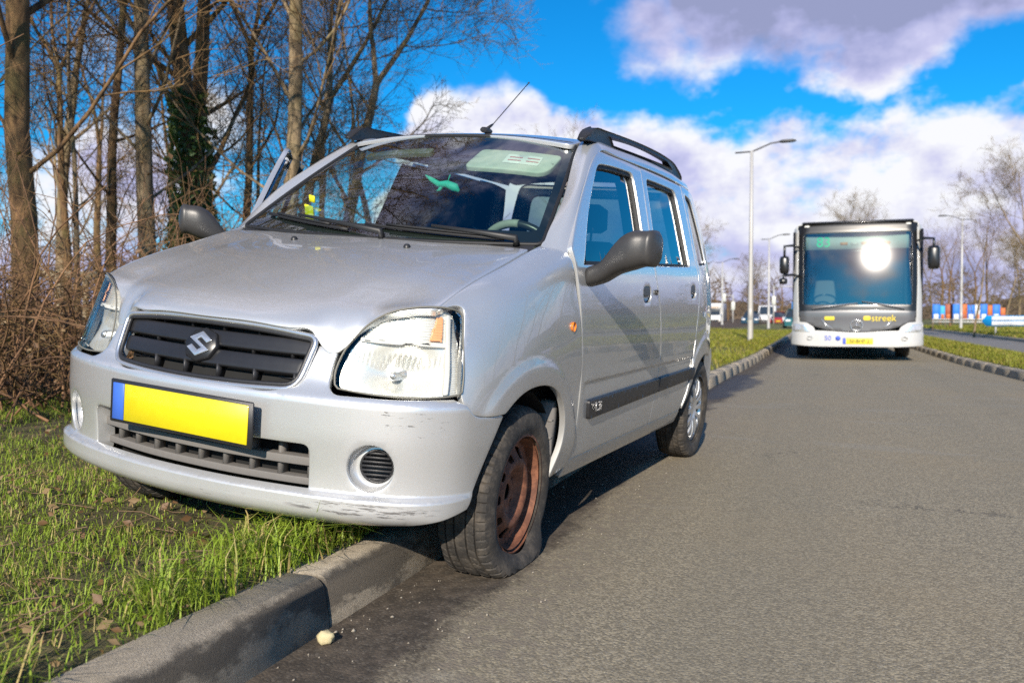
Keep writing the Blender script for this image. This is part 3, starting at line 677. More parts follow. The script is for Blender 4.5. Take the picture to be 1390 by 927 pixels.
# black corner trim of the front windows and the mirrors
def loft(secs, k=24, p=2.6, cap=True):
    """secs: (centre, axis_a*ra, axis_b*rb) superellipse rings"""
    an = np.arange(k) * 2 * np.pi / k; ca = np.sign(np.cos(an)) * np.abs(np.cos(an))**(2 / p); sa = np.sign(np.sin(an)) * np.abs(np.sin(an))**(2 / p)
    V = np.concatenate([np.array(c) + ca[:, None] * np.array(a) + sa[:, None] * np.array(b) for c, a, b in secs]); n = len(secs)
    F = [(i * k + j, i * k + (j + 1) % k, (i + 1) * k + (j + 1) % k, (i + 1) * k + j) for i in range(n - 1) for j in range(k)]
    if cap: F += [tuple(range(k))[::-1], tuple((n - 1) * k + j for j in range(k))]
    return V, F
def mirror(parent, sg, org, fold=0.0):
    org = np.array(org)
    secs = []
    kn = [0, .15, .3, .45, .65, .85, .95, 1.0]
    cy = [.785, .825, .855, .895, .955, 1.005, 1.026, 1.034]; cz = [.985, 1.000, 1.022, 1.060, 1.088, 1.096, 1.097, 1.097]; cx = [-.465, -.46, -.452, -.442, -.432, -.435, -.44, -.442]
    rz_ = [.036, .038, .046, .060, .067, .062, .050, .012]; rx = [.050, .050, .052, .058, .062, .058, .050, .015]
    f = [spl(kn, a) for a in (cy, cz, cx, rz_, rx)]
    for u in np.linspace(0, 1, 22):
        y_, z_, x_, a, b = [float(g([u])[0]) for g in f]
        secs.append(((x_, y_, z_), (b, -.12 * b, 0), (0, 0, a)))
    V, F = loft(secs, 28, 3.0)
    if fold:
        c0 = np.array([-.46, .80, 0]); th = -fold; rel = V - c0; ww = smst(.80, .86, V[:, 1]); th = th * ww
        V = np.stack([c0[0] + np.cos(th) * rel[:, 0] - np.sin(th) * -rel[:, 1] * 1.0, c0[1] + -np.sin(th) * -rel[:, 0] * -1 + np.cos(th) * rel[:, 1], V[:, 2]], 1)
    mo = mesh('door_mirror', V * [1, sg, 1] - org, F if sg > 0 else [f_[::-1] for f_ in F], DARKP, parent, True)
    tri = rounded([(-.365, 1.012), (-.438, 1.014), (-.462, 1.115), (-.455, 1.135)], .006, .01)
    panel('mirror_sail', tri, SD, RUBBER, parent, h=.03, off=-.006, mir=sg < 0, org=org)
    return mo
mirror(fd, 1, (0, 0, 0)); mirror(fd2, -1, HG)
bt = MB(); bt.tube([SD(np.array([x]), np.array([z]))[0] + [0, -.012, 0] for x, z in ((-.452, 1.02), (-.462, 1.08), (-.475, 1.14))], .006, 6); bt.build('window_divider', BLACKP, fd, True)

# ---- windscreen ----------------------------------------------------------------
ws_o = rounded([(-1, 0.0), (1, 0.0), (1, 1), (-1, 1)], [.04, .04, .06, .06], .04)
ws = panel('windscreen', ws_o, SW, WS_GLASS, car, h=.08, out=(1, 0, 1), hem=False)
ws_in = rounded([(-.945, .105), (.945, .105), (.925, .935), (-.925, .935)], [.05, .05, .07, .07], .04)
panel('windscreen_border', inset(ws_o, -.012), SW, RUBBER, ws, holes=[ws_in], h=.06, out=(1, 0, 1), off=-.003, hem=False)
sl_ = ws_o[:]; P = SW(sl_[:, 0], sl_[:, 1]); rb = MB(); rb.tube(np.concatenate([P, P[:2]]), .0075, 6, False); rb.build('windscreen_seal', RUBBER, ws, True)
cw = MB(); ys = np.linspace(-.66, .66, 23); top = SW(ys / .68, np.full(23, .03)); bot = SH(np.clip(ys, -.65, .65), np.full(23, .96)); bot[:, 2] -= .018
V = np.concatenate([top + [0, 0, -.002], (top + bot) / 2 + [0, 0, -.006], bot]); F = [(i * 23 + j, i * 23 + j + 1, (i + 1) * 23 + j + 1, (i + 1) * 23 + j) for i in range(2) for j in range(22)]
mesh('scuttle_panel', V, F, BLACKP, car, True)
def wiper(y0, v0, y1, v1, ya, va):
    wmb = MB()
    def on(u, v, o): return SW(np.array([u]), np.array([v]))[0] + np.array([.55, 0, .8]) * o
    a, b = on(y0, v0, .012), on(y1, v1, .012)
    bl = [SW(np.array([y0 + (y1 - y0) * k / 12]), np.array([v0 + (v1 - v0) * k / 12]))[0] + np.array([.55, 0, .8]) * .010 for k in range(13)]
    wmb.tube(bl, .007, 6); wmb.tube([p + np.array([.55, 0, .8]) * .012 for p in bl[2:11]], .005, 6)
    wp = wmb.build('wiper_blade', RUBBER, car, True)
    am = MB(); pv = on(ya, va, .0); mid = (bl[6] + np.array([.55, 0, .8]) * .028)
    am.tube([pv + [0.01, 0, -.005], pv + [0.02, 0, .018], pv * .6 + mid * .4 + [.01, 0, .012], mid], [.014, .013, .009, .006], 8); am.build('wiper_arm', simple('wiper_arm_black', (.018, .018, .018), .5), wp, True)
wiper(-.86, .115, -.12, .035, .10, .015); wiper(-.04, .08, .78, .018, .86, .005)
for sg in (-1, 1):
    p = SH(np.array([sg * .245]), np.array([.80]))[0]; nz = MB(); nz.lathe([(.013, -.002), (.012, .006), (.007, .012), (.001, .013)], 12, 'z', p); nz.build('washer_jet', BLACKP, car, True)
am = MB(); b0 = np.array([-.87, .105, 1.565]); am.box(b0 + [0, 0, .006], (.07, .032, .022), bev=.008); tipA = np.array([-1.26, .105, 1.86])
ae = am.build('aerial_base', BLACKP, car); sharpen(ae)
a2 = MB(); a2.tube([b0 + [0, 0, .012], b0 * .9 + tipA * .1 + [0, 0, .004], b0 * .85 + tipA * .15], [.008, .006, .0035], 8); a2.tube([b0 * .86 + tipA * .14, tipA], .0022, 6); a2.tube([tipA - [-.006, 0, .004], tipA], .004, 6); a2.build('aerial_rod', BLACKP, ae, True)

# ---- grille, plate, lower intake --------------------------------------------------
def SG(y, z): return np.stack([.620 - .32 * y**2 - .42 * (z - .63), y, z], 1)
gr_o = rounded([(-.352, .620), (-.20, .612), (0, .609), (.20, .612), (.352, .620), (.368, .762), (.2, .778), (0, .782), (-.2, .778), (-.368, .762)], [.045, .3, .3, .3, .045, .028, .3, .3, .3, .028], .012)
gr = panel('grille', inset(gr_o, .008), SG, VOID, car, h=.03, off=-.045, out=(1, 0, 0), hem=False)
P = SG(gr_o[:, 0], gr_o[:, 1]); rb = MB(); rb.tube(np.concatenate([P, P[:2]]) + [.004, 0, 0], .0075, 8, False); rb.build('grille_surround', CHROME, gr, True)
P2 = SG(*inset(gr_o, .011).T); rb = MB(); rb.tube(np.concatenate([P2, P2[:2]]), .007, 8, False); rb.build('grille_frame', BLACKP, gr, True)
for zc, hw in ((.7335, .352), (.6805, .338)):
    panel('grille_bar', rounded([(-hw, zc - .0165), (hw, zc - .0165), (hw + .006, zc + .0165), (-hw - .006, zc + .0165)], [.006, .006, .014, .014], .02), SG, simple('grille_black', (.016, .016, .018), .34), gr, h=.0125, r=.006, d=.022, off=-.006, out=(1, 0, 0))
for zc, hh in ((.764, .028), (.707, .022), (.638, .046)):
    for k in range(-2, 3):
        y_ = k * .125 + .045 + (.03 if zc < .65 else 0)
        b_ = MB(); p = SG(np.array([y_]), np.array([zc]))[0]; b_.box(p - [.028, 0, 0], (.03, .005, hh)); b_.build('grille_rib', BLACKP, gr)
for zc in (.765, .71, .64):
    b_ = MB(); b_.box((.545 - (zc - .63) * .42, 0, zc), (.01, .64, .007)); b_.build('grille_rib', simple('grille_black', (.016, .016, .018), .34), gr)
ep = SG(np.array([0.]), np.array([.706]))[0]; rot = np.array(Matrix.Rotation(R(-23), 3, 'Y'))
hexo = np.array([(-.062, .004), (-.044, .038), (.0, .053), (.044, .038), (.062, .0), (.044, -.038), (0, -.053), (-.044, -.038)])
hx = MB(); hx.prism(hexo, 'x', -.02, .006); hx = hx.build('emblem_plate', simple('grille_black', (.016, .016, .018), .34), gr, xf=lambda V: V @ rot.T + ep)
hx.modifiers.new('bevel', 'BEVEL').width = .004
Sp = np.array([(0, 1), (1, .36), (.62, .10), (0, .50), (-.30, .31), (1, -.42), (0, -1), (-1, -.36), (-.62, -.10), (0, -.50), (.30, -.31), (-1, .42)]) * [.043, .038]
em = MB(); em.prism(Sp, 'x', .004, .012); em = em.build('emblem', CHROME, gr, xf=lambda V: V @ rot.T + ep); bv = em.modifiers.new('bevel', 'BEVEL'); bv.width = .0016; bv.segments = 2
pl = MB(); pl.box((.668, .006, .519), (.008, .545, .128), bev=.004); plate = pl.build('number_plate_holder', BLACKP, bump)
pm = MB(); pm.box((.6735, .030, .519), (.004, .468, .108), bev=.0015); pm.build('number_plate', simple('yellow_plate', (.72, .60, .012), .4, coat=.3), bump)
pm = MB(); pm.box((.6735, -.2285, .519), (.004, .046, .108), bev=.0015); pm.build('number_plate_band', simple('plate_blue', (.05, .14, .55), .4), bump)
ik = panel('intake_backing', rounded([(-sI - .01, .345), (sI + .01, .345), (sI + .01, .495), (-sI - .01, .495)], .01, .02), lambda s, z: SB(s, 0 * z + .42) * [1, 1, 0] + np.stack([0 * z, 0 * z, z], 1), VOID, bump, h=.06, off=-.09, out=(1, 0, 0), hem=False)
SBf = lambda s, z: SB(s, 0 * z + .42) * [1, 1, 0] + np.stack([0 * z, 0 * z, z], 1)
for za, zb, dd_ in ((.357, .372, .04), (.414, .432, .03), (.470, .482, .04)):
    panel('intake_slat', rounded([(-sI, za), (sI, za), (sI, zb), (-sI, zb)], .004, .03), SBf, GREYP, bump, h=.03, off=-.030 if dd_ < .035 else -.042, d=.035, r=.003, out=(1, 0, 0))
for k in range(-4, 5):
    s_ = k * .092 + .02; p = SBf(np.array([s_]), np.array([.39]))[0]
    b_ = MB(); b_.box(p - [.062, 0, -.035], (.035, .009, .118)); b_.build('intake_bar', GREYP, bump)

# ---- back of the car (closes the cabin) -------------------------------------------
def ST(y, z): return np.stack([-2.86 + .18 * smst(.9, 1.55, z) + .10 * (np.abs(y) / .7)**3 + 0 * z, y, z], 1)
tw = rounded([(-.56, 1.08), (.56, 1.08), (.47, 1.47), (-.47, 1.47)], .05, .02)
tg = panel('tailgate', rounded([(-.70, .60), (.70, .60), (.69, 1.05), (.54, 1.54), (-.54, 1.54), (-.69, 1.05)], .05, .02), ST, PAINT, car, holes=[tw], h=.05, out=(-1, 0, 0))
panel('rear_window', inset(tw, -.01), ST, SIDE_GLASS, tg, h=.1, out=(-1, 0, 0), off=-.012, hem=False)
rbm = MB(); rbm.prism([(-2.60, .30), (-2.60, .60), (-2.75, .62), (-2.86, .61), (-2.93, .56), (-2.93, .36), (-2.88, .28)], 'y', -.70, .70); sharpen(rbm.build('rear_bumper', PAINT, car), 40)
for sg in (-1, 1):
    q = MB(); q.prism([(-2.55, .30), (-2.60, .605), (-2.74, .605), (-2.78, .56), (-2.78, .40), (-2.72, .30)], 'y', sg * .701, sg * .748); sharpen(q.build('rear_bumper_corner', PAINT, car), 40)
    q = panel('tail_lamp', rounded([(-2.755, .66), (-2.83, .66), (-2.82, .98), (-2.735, 1.02)], .02, .02), SD, REDL, car, mir=sg < 0, h=.03, d=.05)

# ---- cabin -------------------------------------------------------------------------
fl = MB(); fl.box((-1.35, 0, .30), (2.4, 1.36, .04)); fl.box((-2.4, 0, .62), (.75, 1.1, .04)); fl.box((-.20, 0, .62), (.03, 1.3, .60)); fl.build('floor_pan', VOID, car)
ub = MB(); ub.box((-1.2, 0, .255), (2.2, 1.34, .05)); ub.box((.28, 0, .34), (.44, .92, .12)); ub.box((.12, 0, .56), (.60, .70, .36)); ub.build('underbody', VOID, car)
for x_ in (0, -2.36):
    ax = MB(); ax.tube([(x_, -.66, .27), (x_, .66, .27)], .035, 8); ax.build('axle', VOID, car)
ds = MB(); ds.prism([(-.235, 1.035), (-.30, 1.050), (-.52, 1.045), (-.66, .995), (-.70, .93), (-.66, .80), (-.60, .55), (-.24, .55)], 'y', -.69, .69); dso = ds.build('dashboard', DASHM, car); sharpen(dso, 50)
bn = MB(); bn.prism([(-.52, 1.04), (-.56, 1.085), (-.66, 1.085), (-.70, 1.0), (-.66, .95)], 'y', .22, .52); sharpen(bn.build('instrument_hood', DASHM, dso), 50)
# steering wheel
sc_ = np.array([-.80, .35, 1.015]); tilt = np.array(Matrix.Rotation(R(28), 3, 'Y')); sw = MB(); a = np.linspace(0, 2 * np.pi, 41)
Pw = np.stack([0 * a, .180 * np.cos(a), .180 * np.sin(a)], 1) @ tilt.T + sc_; sw.tube(Pw, .016, 10, False)
so_ = sw.build('steering_wheel', simple('wheel_leather', (.03, .032, .034), .35), car, True)
a = np.linspace(R(85), R(150), 12); sw = MB(); sw.tube(np.stack([0 * a, .180 * np.cos(a), .180 * np.sin(a)], 1) @ tilt.T + sc_ + [.001, 0, 0], .0175, 10); sw.build('rim_grip', simple('rim_grip_grey', (.30, .31, .29), .6), so_, True)
hb = MB(); hb.box((0, 0, -.01), (.06, .15, .12), bev=.03); hb.box((0, 0, -.02), (.025, .34, .035), bev=.01); hb.build('wheel_boss', DASHM, so_, xf=lambda V: V @ tilt.T + sc_)
cl = MB(); cl.tube([sc_ + [.02, 0, -.01], sc_ + [.28, 0, -.14]], .045, 10); cl.build('steering_column', DASHM, so_)
def seat(y, x):
    b = MB(); V, F = loft([((x + .18, y, .58), (0, .23, 0), (.0, 0, .06)), ((x + .12, y, .60), (0, .25, 0), (0, 0, .08)), ((x - .2, y, .57), (0, .25, 0), (0, 0, .09)), ((x - .28, y, .56), (0, .22, 0), (0, 0, .05))], 24, 3.5); b.add(V, F)
    s0 = b.build('seat', SEATM, car, True)
    b = MB(); V, F = loft([((x - .22, y, .56), (0, .22, 0), (.07, 0, 0)), ((x - .26, y, .70), (0, .25, 0), (.075, 0, 0)), ((x - .32, y, .95), (0, .245, 0), (.06, 0, 0)), ((x - .37, y, 1.12), (0, .20, 0), (.045, 0, 0)), ((x - .375, y, 1.15), (0, .15, 0), (.02, 0, 0))], 24, 3.2); b.add(V, F); b.build('backrest', SEATM, s0, True)
    b = MB(); V, F = loft([((x - .385, y, 1.19), (0, .10, 0), (.03, 0, 0)), ((x - .385, y, 1.21), (0, .125, 0), (.05, 0, 0)), ((x - .39, y, 1.30), (0, .12, 0), (.045, 0, 0)), ((x - .39, y, 1.325), (0, .08, 0), (.02, 0, 0))], 20, 2.8); b.add(V, F)
    for s in (-.05, .05): b.tube([(x - .38, y + s, 1.12), (x - .387, y + s, 1.21)], .006, 6)
    b.build('headrest', SEATM, s0, True)
seat(.36, -1.05); seat(-.36, -1.05)
b = MB(); V, F = loft([((-1.75, 0, .55), (0, .62, 0), (0, 0, .07)), ((-1.95, 0, .58), (0, .62, 0), (0, 0, .09)), ((-2.2, 0, .56), (0, .6, 0), (0, 0, .07))], 28, 4); b.add(V, F); rs = b.build('rear_seat', SEATM, car, True)
b = MB(); V, F = loft([((-2.14, 0, .58), (0, .62, 0), (.06, 0, 0)), ((-2.24, 0, .95), (0, .62, 0), (.055, 0, 0)), ((-2.27, 0, 1.03), (0, .6, 0), (.03, 0, 0))], 28, 4); b.add(V, F); b.build('backrest', SEATM, rs, True)
for s in (-.36, .36):
    b = MB(); V, F = loft([((-2.28, s, 1.06), (0, .09, 0), (.03, 0, 0)), ((-2.28, s, 1.10), (0, .11, 0), (.04, 0, 0)), ((-2.29, s, 1.18), (0, .09, 0), (.03, 0, 0))], 18, 2.8); b.add(V, F); b.build('headrest', SEATM, rs, True)
panel('headlining', rounded([(-.86, -.55), (-.86, .55), (-2.55, .55), (-2.55, -.55)], .03, .03), SR, simple('headlining_cloth', (.20, .205, .20), .95, scale=150), car, h=.08, off=-.035, out=(0, 0, 1), hem=False)
panel('scuttle_shade', rounded([(-.50, 1.03), (-.66, 1.03), (-1.3, 1.47), (-1.1, 1.47)], .02, .02), SD, CABIN, car, h=.1, off=-.09, hem=False) if False else None
# sun visors, mirror and things hanging there
def on_ws(u, v, o):
    return SW(np.array([u]), np.array([v]))[0] + np.array([.595, 0, .80]) * o
def SV(y, z): return SW(y, z) - np.array([.595, 0, .80]) * .045
vz = panel('sun_visor', rounded([(.20, .745), (.80, .735), (.86, .95), (.22, .95)], [.04, .09, .03, .03], .02), SV, PALE, car, h=.05, out=(1, 0, 1), d=.02, r=.006)
panel('visor_label', rounded([(.44, .80), (.72, .795), (.725, .90), (.445, .905)], .01, .02), SV, WHITE_L, vz, h=.08, out=(1, 0, 1), off=.002, hem=False)
for k in range(4):
    u0 = .47 + .14 * (k % 2); v0 = .87 - .035 * (k // 2)
    panel('label_line', rounded([(u0, v0 - .006), (u0 + .10, v0 - .006), (u0 + .10, v0 + .004), (u0, v0 + .004)], .002, .01), SV, simple('label_red', (.55, .12, .10), .6), vz, h=.05, out=(1, 0, 1), off=.003, hem=False)
panel('sun_visor', rounded([(-.86, .90), (-.18, .90), (-.18, .955), (-.86, .955)], .02, .02), SV, simple('visor_dark', (.16, .17, .165), .8), car, h=.05, out=(1, 0, 1), d=.02)
mp = on_ws(.02, .83, -.055); rm = MB(); rm.box(mp + [-.03, 0, -.02], (.035, .23, .065), bev=.015); rm.tube([mp + [0, 0, .02], mp + [-.03, 0, -.01]], .009, 8); rmo = rm.build('rear_view_mirror', BLACKP, car); sharpen(rmo)
rm = MB(); rm.box(mp + [-.0485, 0, -.02], (.002, .21, .05)); rm.build('mirror_glass', CHROME, rmo)
# ---- wheels --------------------------------------------------------------------
def tyre_material():
    m, t, out = newmat('tyre_rubber')
    co = t.node('ShaderNodeTexCoord').outputs['Object']
    n = t.noise(co, 18, 6, .7); n2 = t.noise(co, 120, 3, .6)
    c = t.mix(t.smooth(n, .38, .72), (.030, .027, .024), (.105, .088, .069))
    c = t.mix(t.math('MULTIPLY', t.smooth(n2, .55, .75), .4), c, (.14, .12, .095))
    princ(t, out, Base_Color=c, Roughness=.85, Normal=t.bump(n2, .35, .003)); return m
TYRE = tyre_material()
def rust_material():
    m, t, out = newmat('rusty_steel')
    co = t.node('ShaderNodeTexCoord').outputs['Object']
    n = t.noise(co, 22, 7, .7, .4); n2 = t.noise(co, 160, 4, .6)
    c = t.mix(t.smooth(n, .35, .7), (.11, .042, .024), (.28, .115, .062))
    c = t.mix(t.math('MULTIPLY', t.smooth(n2, .5, .8), .5), c, (.04, .022, .018))
    princ(t, out, Base_Color=c, Roughness=.75, Metallic=.1, Normal=t.bump(t.math('ADD', n, n2), .4, .002)); return m
RUST = rust_material()
ALLOY = simple('hubcap_silver', (.60, .61, .62), .28, .75, coat=.3)
HUBDARK = simple('hub_dark', (.02, .018, .017), .6)
def tyre_mesh(h_ax, flat=False, sgn=1):
    k = 360
    prof = []      # (radius, y, zone) from the inner bead across the tread to the outer bead
    side = [(.186, .070), (.192, .078), (.205, .085), (.225, .0885), (.243, .086), (.256, .0815)]
    tread = [.0765, .072, .066, .0605, .055, .0515, .0505, .0455, .0445, .038, .030, .0225, .0215, .0165, .0155, .008, 0]
    tr = lambda y: .279 - .0015 * (y / .05)**2 - .0085 * max(0, (abs(y) - .055) / .022)**2
    P = [(r, -y, 0) for r, y in side] + [(tr(y), -y, 1) for y in tread] + [(tr(y), y, 1) for y in tread[::-1][1:]] + [(r, y, 0) for r, y in side[::-1]]
    P = np.array(P); n = len(P); an = np.arange(k) * 2 * np.pi / k
    r = np.repeat(P[:, :1], k, 1); y = np.repeat(P[:, 1:2], k, 1); zone = P[:, 2] > 0
    ya = np.abs(P[:, 1])
    for i in range(n):
        if not zone[i]:
            continue
        if .0440 < ya[i] < .0520 or .0150 < ya[i] < .0230:
            g = .0075 if (.0450 < ya[i] < .0510 or .016 < ya[i] < .022) else 0
            g = .0075 if (abs(ya[i] - .0455) < .0004 or abs(ya[i] - .0505) < .0004 or abs(ya[i] - .0165) < .0004 or abs(ya[i] - .0215) < .0004) else 0
            r[i] -= g
        elif ya[i] > .0525: r[i, (np.arange(k) % 6) == 0] -= .0055
        elif ya[i] > .024: r[i, ((np.arange(k) + (2 if P[i, 1] > 0 else 4) + int(ya[i] * 200)) % 6) == 0] -= .0035
        else: r[i, (np.arange(k) % 10) == 5] -= .002
    for i in range(n):      # shallow ribs and lettering band on the wall
        if not zone[i] and abs(P[i, 0] - .243) < .004: r[i] += 0
    V = np.stack([r * np.cos(an), y, r * np.sin(an)], 2).reshape(-1, 3)
    # contact flattening, along the world's vertical
    upv = UPC * np.array([1, sgn, 1]); hgt = V @ upv; lim = -h_ax
    w_ = smst(lim + .085, lim + .0, hgt)
    bul = .006 + (.016 if flat else .004)
    lat = np.sign(V[:, 1]) * smst(0, .05, np.abs(V[:, 1]))
    V[:, 1] += lat * bul * w_ * np.repeat((1 - .6 * smst(.262, .28, P[:, 0])), k)
    if flat: V[:, 1] += .010 * w_      # the carcass sags to one side
    low_ = hgt < lim
    V[low_] += (lim - hgt[low_] - .0006 * 0)[:, None] * upv * .985
    F = np.array([(i * k + j, i * k + (j + 1) % k, (i + 1) * k + (j + 1) % k, (i + 1) * k + j) for i in range(n - 1) for j in range(k)])
    return V, F
def disc_panel(name, outer, holes, fy, mat, parent, sg, h=.012, d=.004, r=.002):
    S = lambda a, b: np.stack([a, fy(np.hypot(a, b)), b], 1)
    return panel(name, outer, S, mat, parent, holes=holes, h=h, mir=sg < 0, d=d, r=r)
def wheel(cx, cy, cz, kind, gnd_h, flat=False, steer=0.0):
    sg = 1 if cy > 0 else -1
    b = MB(); b.lathe([(.001, -.02), (.062, -.02), (.062, .01), (.115, .012), (.125, -.004), (.125, -.014), (.062, -.03)], 40, 'y')
    wh = b.build('wheel', HUBDARK, car, True, xf=lambda V: V * [1, sg, 1]); wh.location = (cx, cy, cz); wh.rotation_euler = (0, 0, steer)
    V, F = tyre_mesh(gnd_h, flat, sg); sharpen(mesh('tyre', V * [1, sg, 1], F if sg < 0 else F[:, ::-1], TYRE, wh, True), 24)
    steel = kind == 'steel'
    rm = MB(); rm.lathe([(.184, -.078), (.196, -.078), (.196, -.070), (.182, -.062), (.168, -.02), (.168, .03), (.180, .056), (.184, .066), (.196, .070), (.1965, .078), (.190, .079), (.184, .074), (.176, .060), (.164, .030), (.163, -.02), (.176, -.07)], 64, 'y')
    rmo = rm.build('rim', RUST if steel else simple('rim_steel_dark', (.05, .05, .05), .5, .3), wh, True, xf=lambda V: V * [1, -sg, 1])
    if steel:
        fy = spl([0, .028, .040, .062, .074, .090, .104, .120, .138, .155, .168], [.030, .030, .032, .034, .048, .060, .061, .052, .040, .036, .036])
        holes = [circ(0, 0, .027, 24)]
        for i in range(4):
            a = R(45 + 90 * i); holes.append(circ(.05 * math.cos(a), .05 * math.sin(a), .0075, 12))
        for i in range(10):
            a0 = R(36 * i); pts = []
            for rr_, da in ((.110, -8), (.110, 8), (.150, 9), (.150, -9)): pts.append((rr_ * math.cos(a0 + R(da)), rr_ * math.sin(a0 + R(da))))
            holes.append(rounded(pts, .009, .005))
        disc_panel('wheel_disc', circ(0, 0, .166, 90), holes, fy, RUST, wh, sg, .009, .004)
        hu = MB(); hu.lathe([(.001, .050), (.018, .049), (.024, .044), (.026, .028), (.030, .01)], 24, 'y'); hu.build('hub_cap', RUST, wh, True, xf=lambda V: V * [1, -sg, 1])
        for i in range(4):
            a = R(45 + 90 * i); nb = MB(); nb.lathe([(.001, .062), (.006, .061), (.0095, .056), (.0105, .040), (.012, .030)], 6, 'y'); nb.build('wheel_nut', RUST if i % 2 else HUBDARK, wh, False, xf=lambda V: V * [1, -sg, 1] + [.05 * math.cos(a), 0, .05 * math.sin(a)])
    else:
        fy = lambda q: .066 + .010 * smst(.04, .12, q) - .020 * smst(.06, .0, q) * 0 - .012 * smst(.12, .19, q) - .01 * smst(.075, .03, q)
        holes = []
        for i in range(12):
            a0 = R(30 * i + 15); pts = []
            for rr_, da in ((.062, -8), (.062, 8), (.165, 9.3), (.165, -9.3)): pts.append((rr_ * math.cos(a0 + R(da)), rr_ * math.sin(a0 + R(da))))
            holes.append(rounded(pts, .008, .006))
        disc_panel('hubcap', circ(0, 0, .187, 90), holes, fy, ALLOY, wh, sg, .011, .016, .003)
        cpn = MB(); cpn.lathe([(.001, .072), (.022, .071), (.026, .066), (.026, .055)], 24, 'y'); cpn.build('hubcap_centre', CHROME, wh, True, xf=lambda V: V * [1, -sg, 1])
wheel(0, .702, .285, 'steel', .228, True, R(3.0))
wheel(0, -.712, .285, 'cap', .276, False, R(3.0))
wheel(-2.36, .700, .287, 'cap', .272)
wheel(-2.36, -.700, .287, 'cap', .276)
# ================================================================ ground, road, kerbs
def noise2(X, Y, s=1.0, seed=0):
    """cheap smooth value noise in 0..1"""
    r_ = np.random.default_rng(seed); tab = r_.random((64, 64)); x = np.asarray(X) * s + 100; y = np.asarray(Y) * s + 100
    i = np.floor(x).astype(int); j = np.floor(y).astype(int); u = x - i; v = y - j; u = u * u * (3 - 2 * u); v = v * v * (3 - 2 * v)
    g = lambda a, b: tab[a % 64, b % 64]
    return (g(i, j) * (1 - u) + g(i + 1, j) * u) * (1 - v) + (g(i, j + 1) * (1 - u) + g(i + 1, j + 1) * u) * v
KL, KR = -1.17, 2.56
R2a, R2b = 4.15, 7.0
def verge_z(X, Y):
    d_ = np.clip(-X - 1.4, 0, 60)
    z = .118 + .012 * (noise2(X, Y, 1.3, 1) - .5) + .010 * (noise2(X, Y, 4, 2) - .5) * smst(0, .3, d_) + .10 * smst(2.0, 5.0, d_) + .25 * smst(5, 14, d_)
    # the car's right-hand wheels press into the soil
    for wx, wy, wz in ((-2.36, 2.70, .082), (-2.11, 5.05, .122)):
        q = np.exp(-(((X - wx) / .16)**2 + ((Y - wy) / .25)**2)); z = z * (1 - q) + (wz + 0) * q
    return z + gz(Y)
def grid_sheet(name, xs, ys, zf, mat, **kw):
    X, Y = np.meshgrid(xs, ys); V = np.stack([X, Y, zf(X, Y)], 2).reshape(-1, 3); nx = len(xs)
    i, j = np.meshgrid(np.arange(nx - 1), np.arange(len(ys) - 1)); a = (j * nx + i).ravel(); F = np.stack([a, a + 1, a + nx + 1, a + nx], 1)
    o = mesh(name, V, F, mat, None, True); return tag(o, **kw)
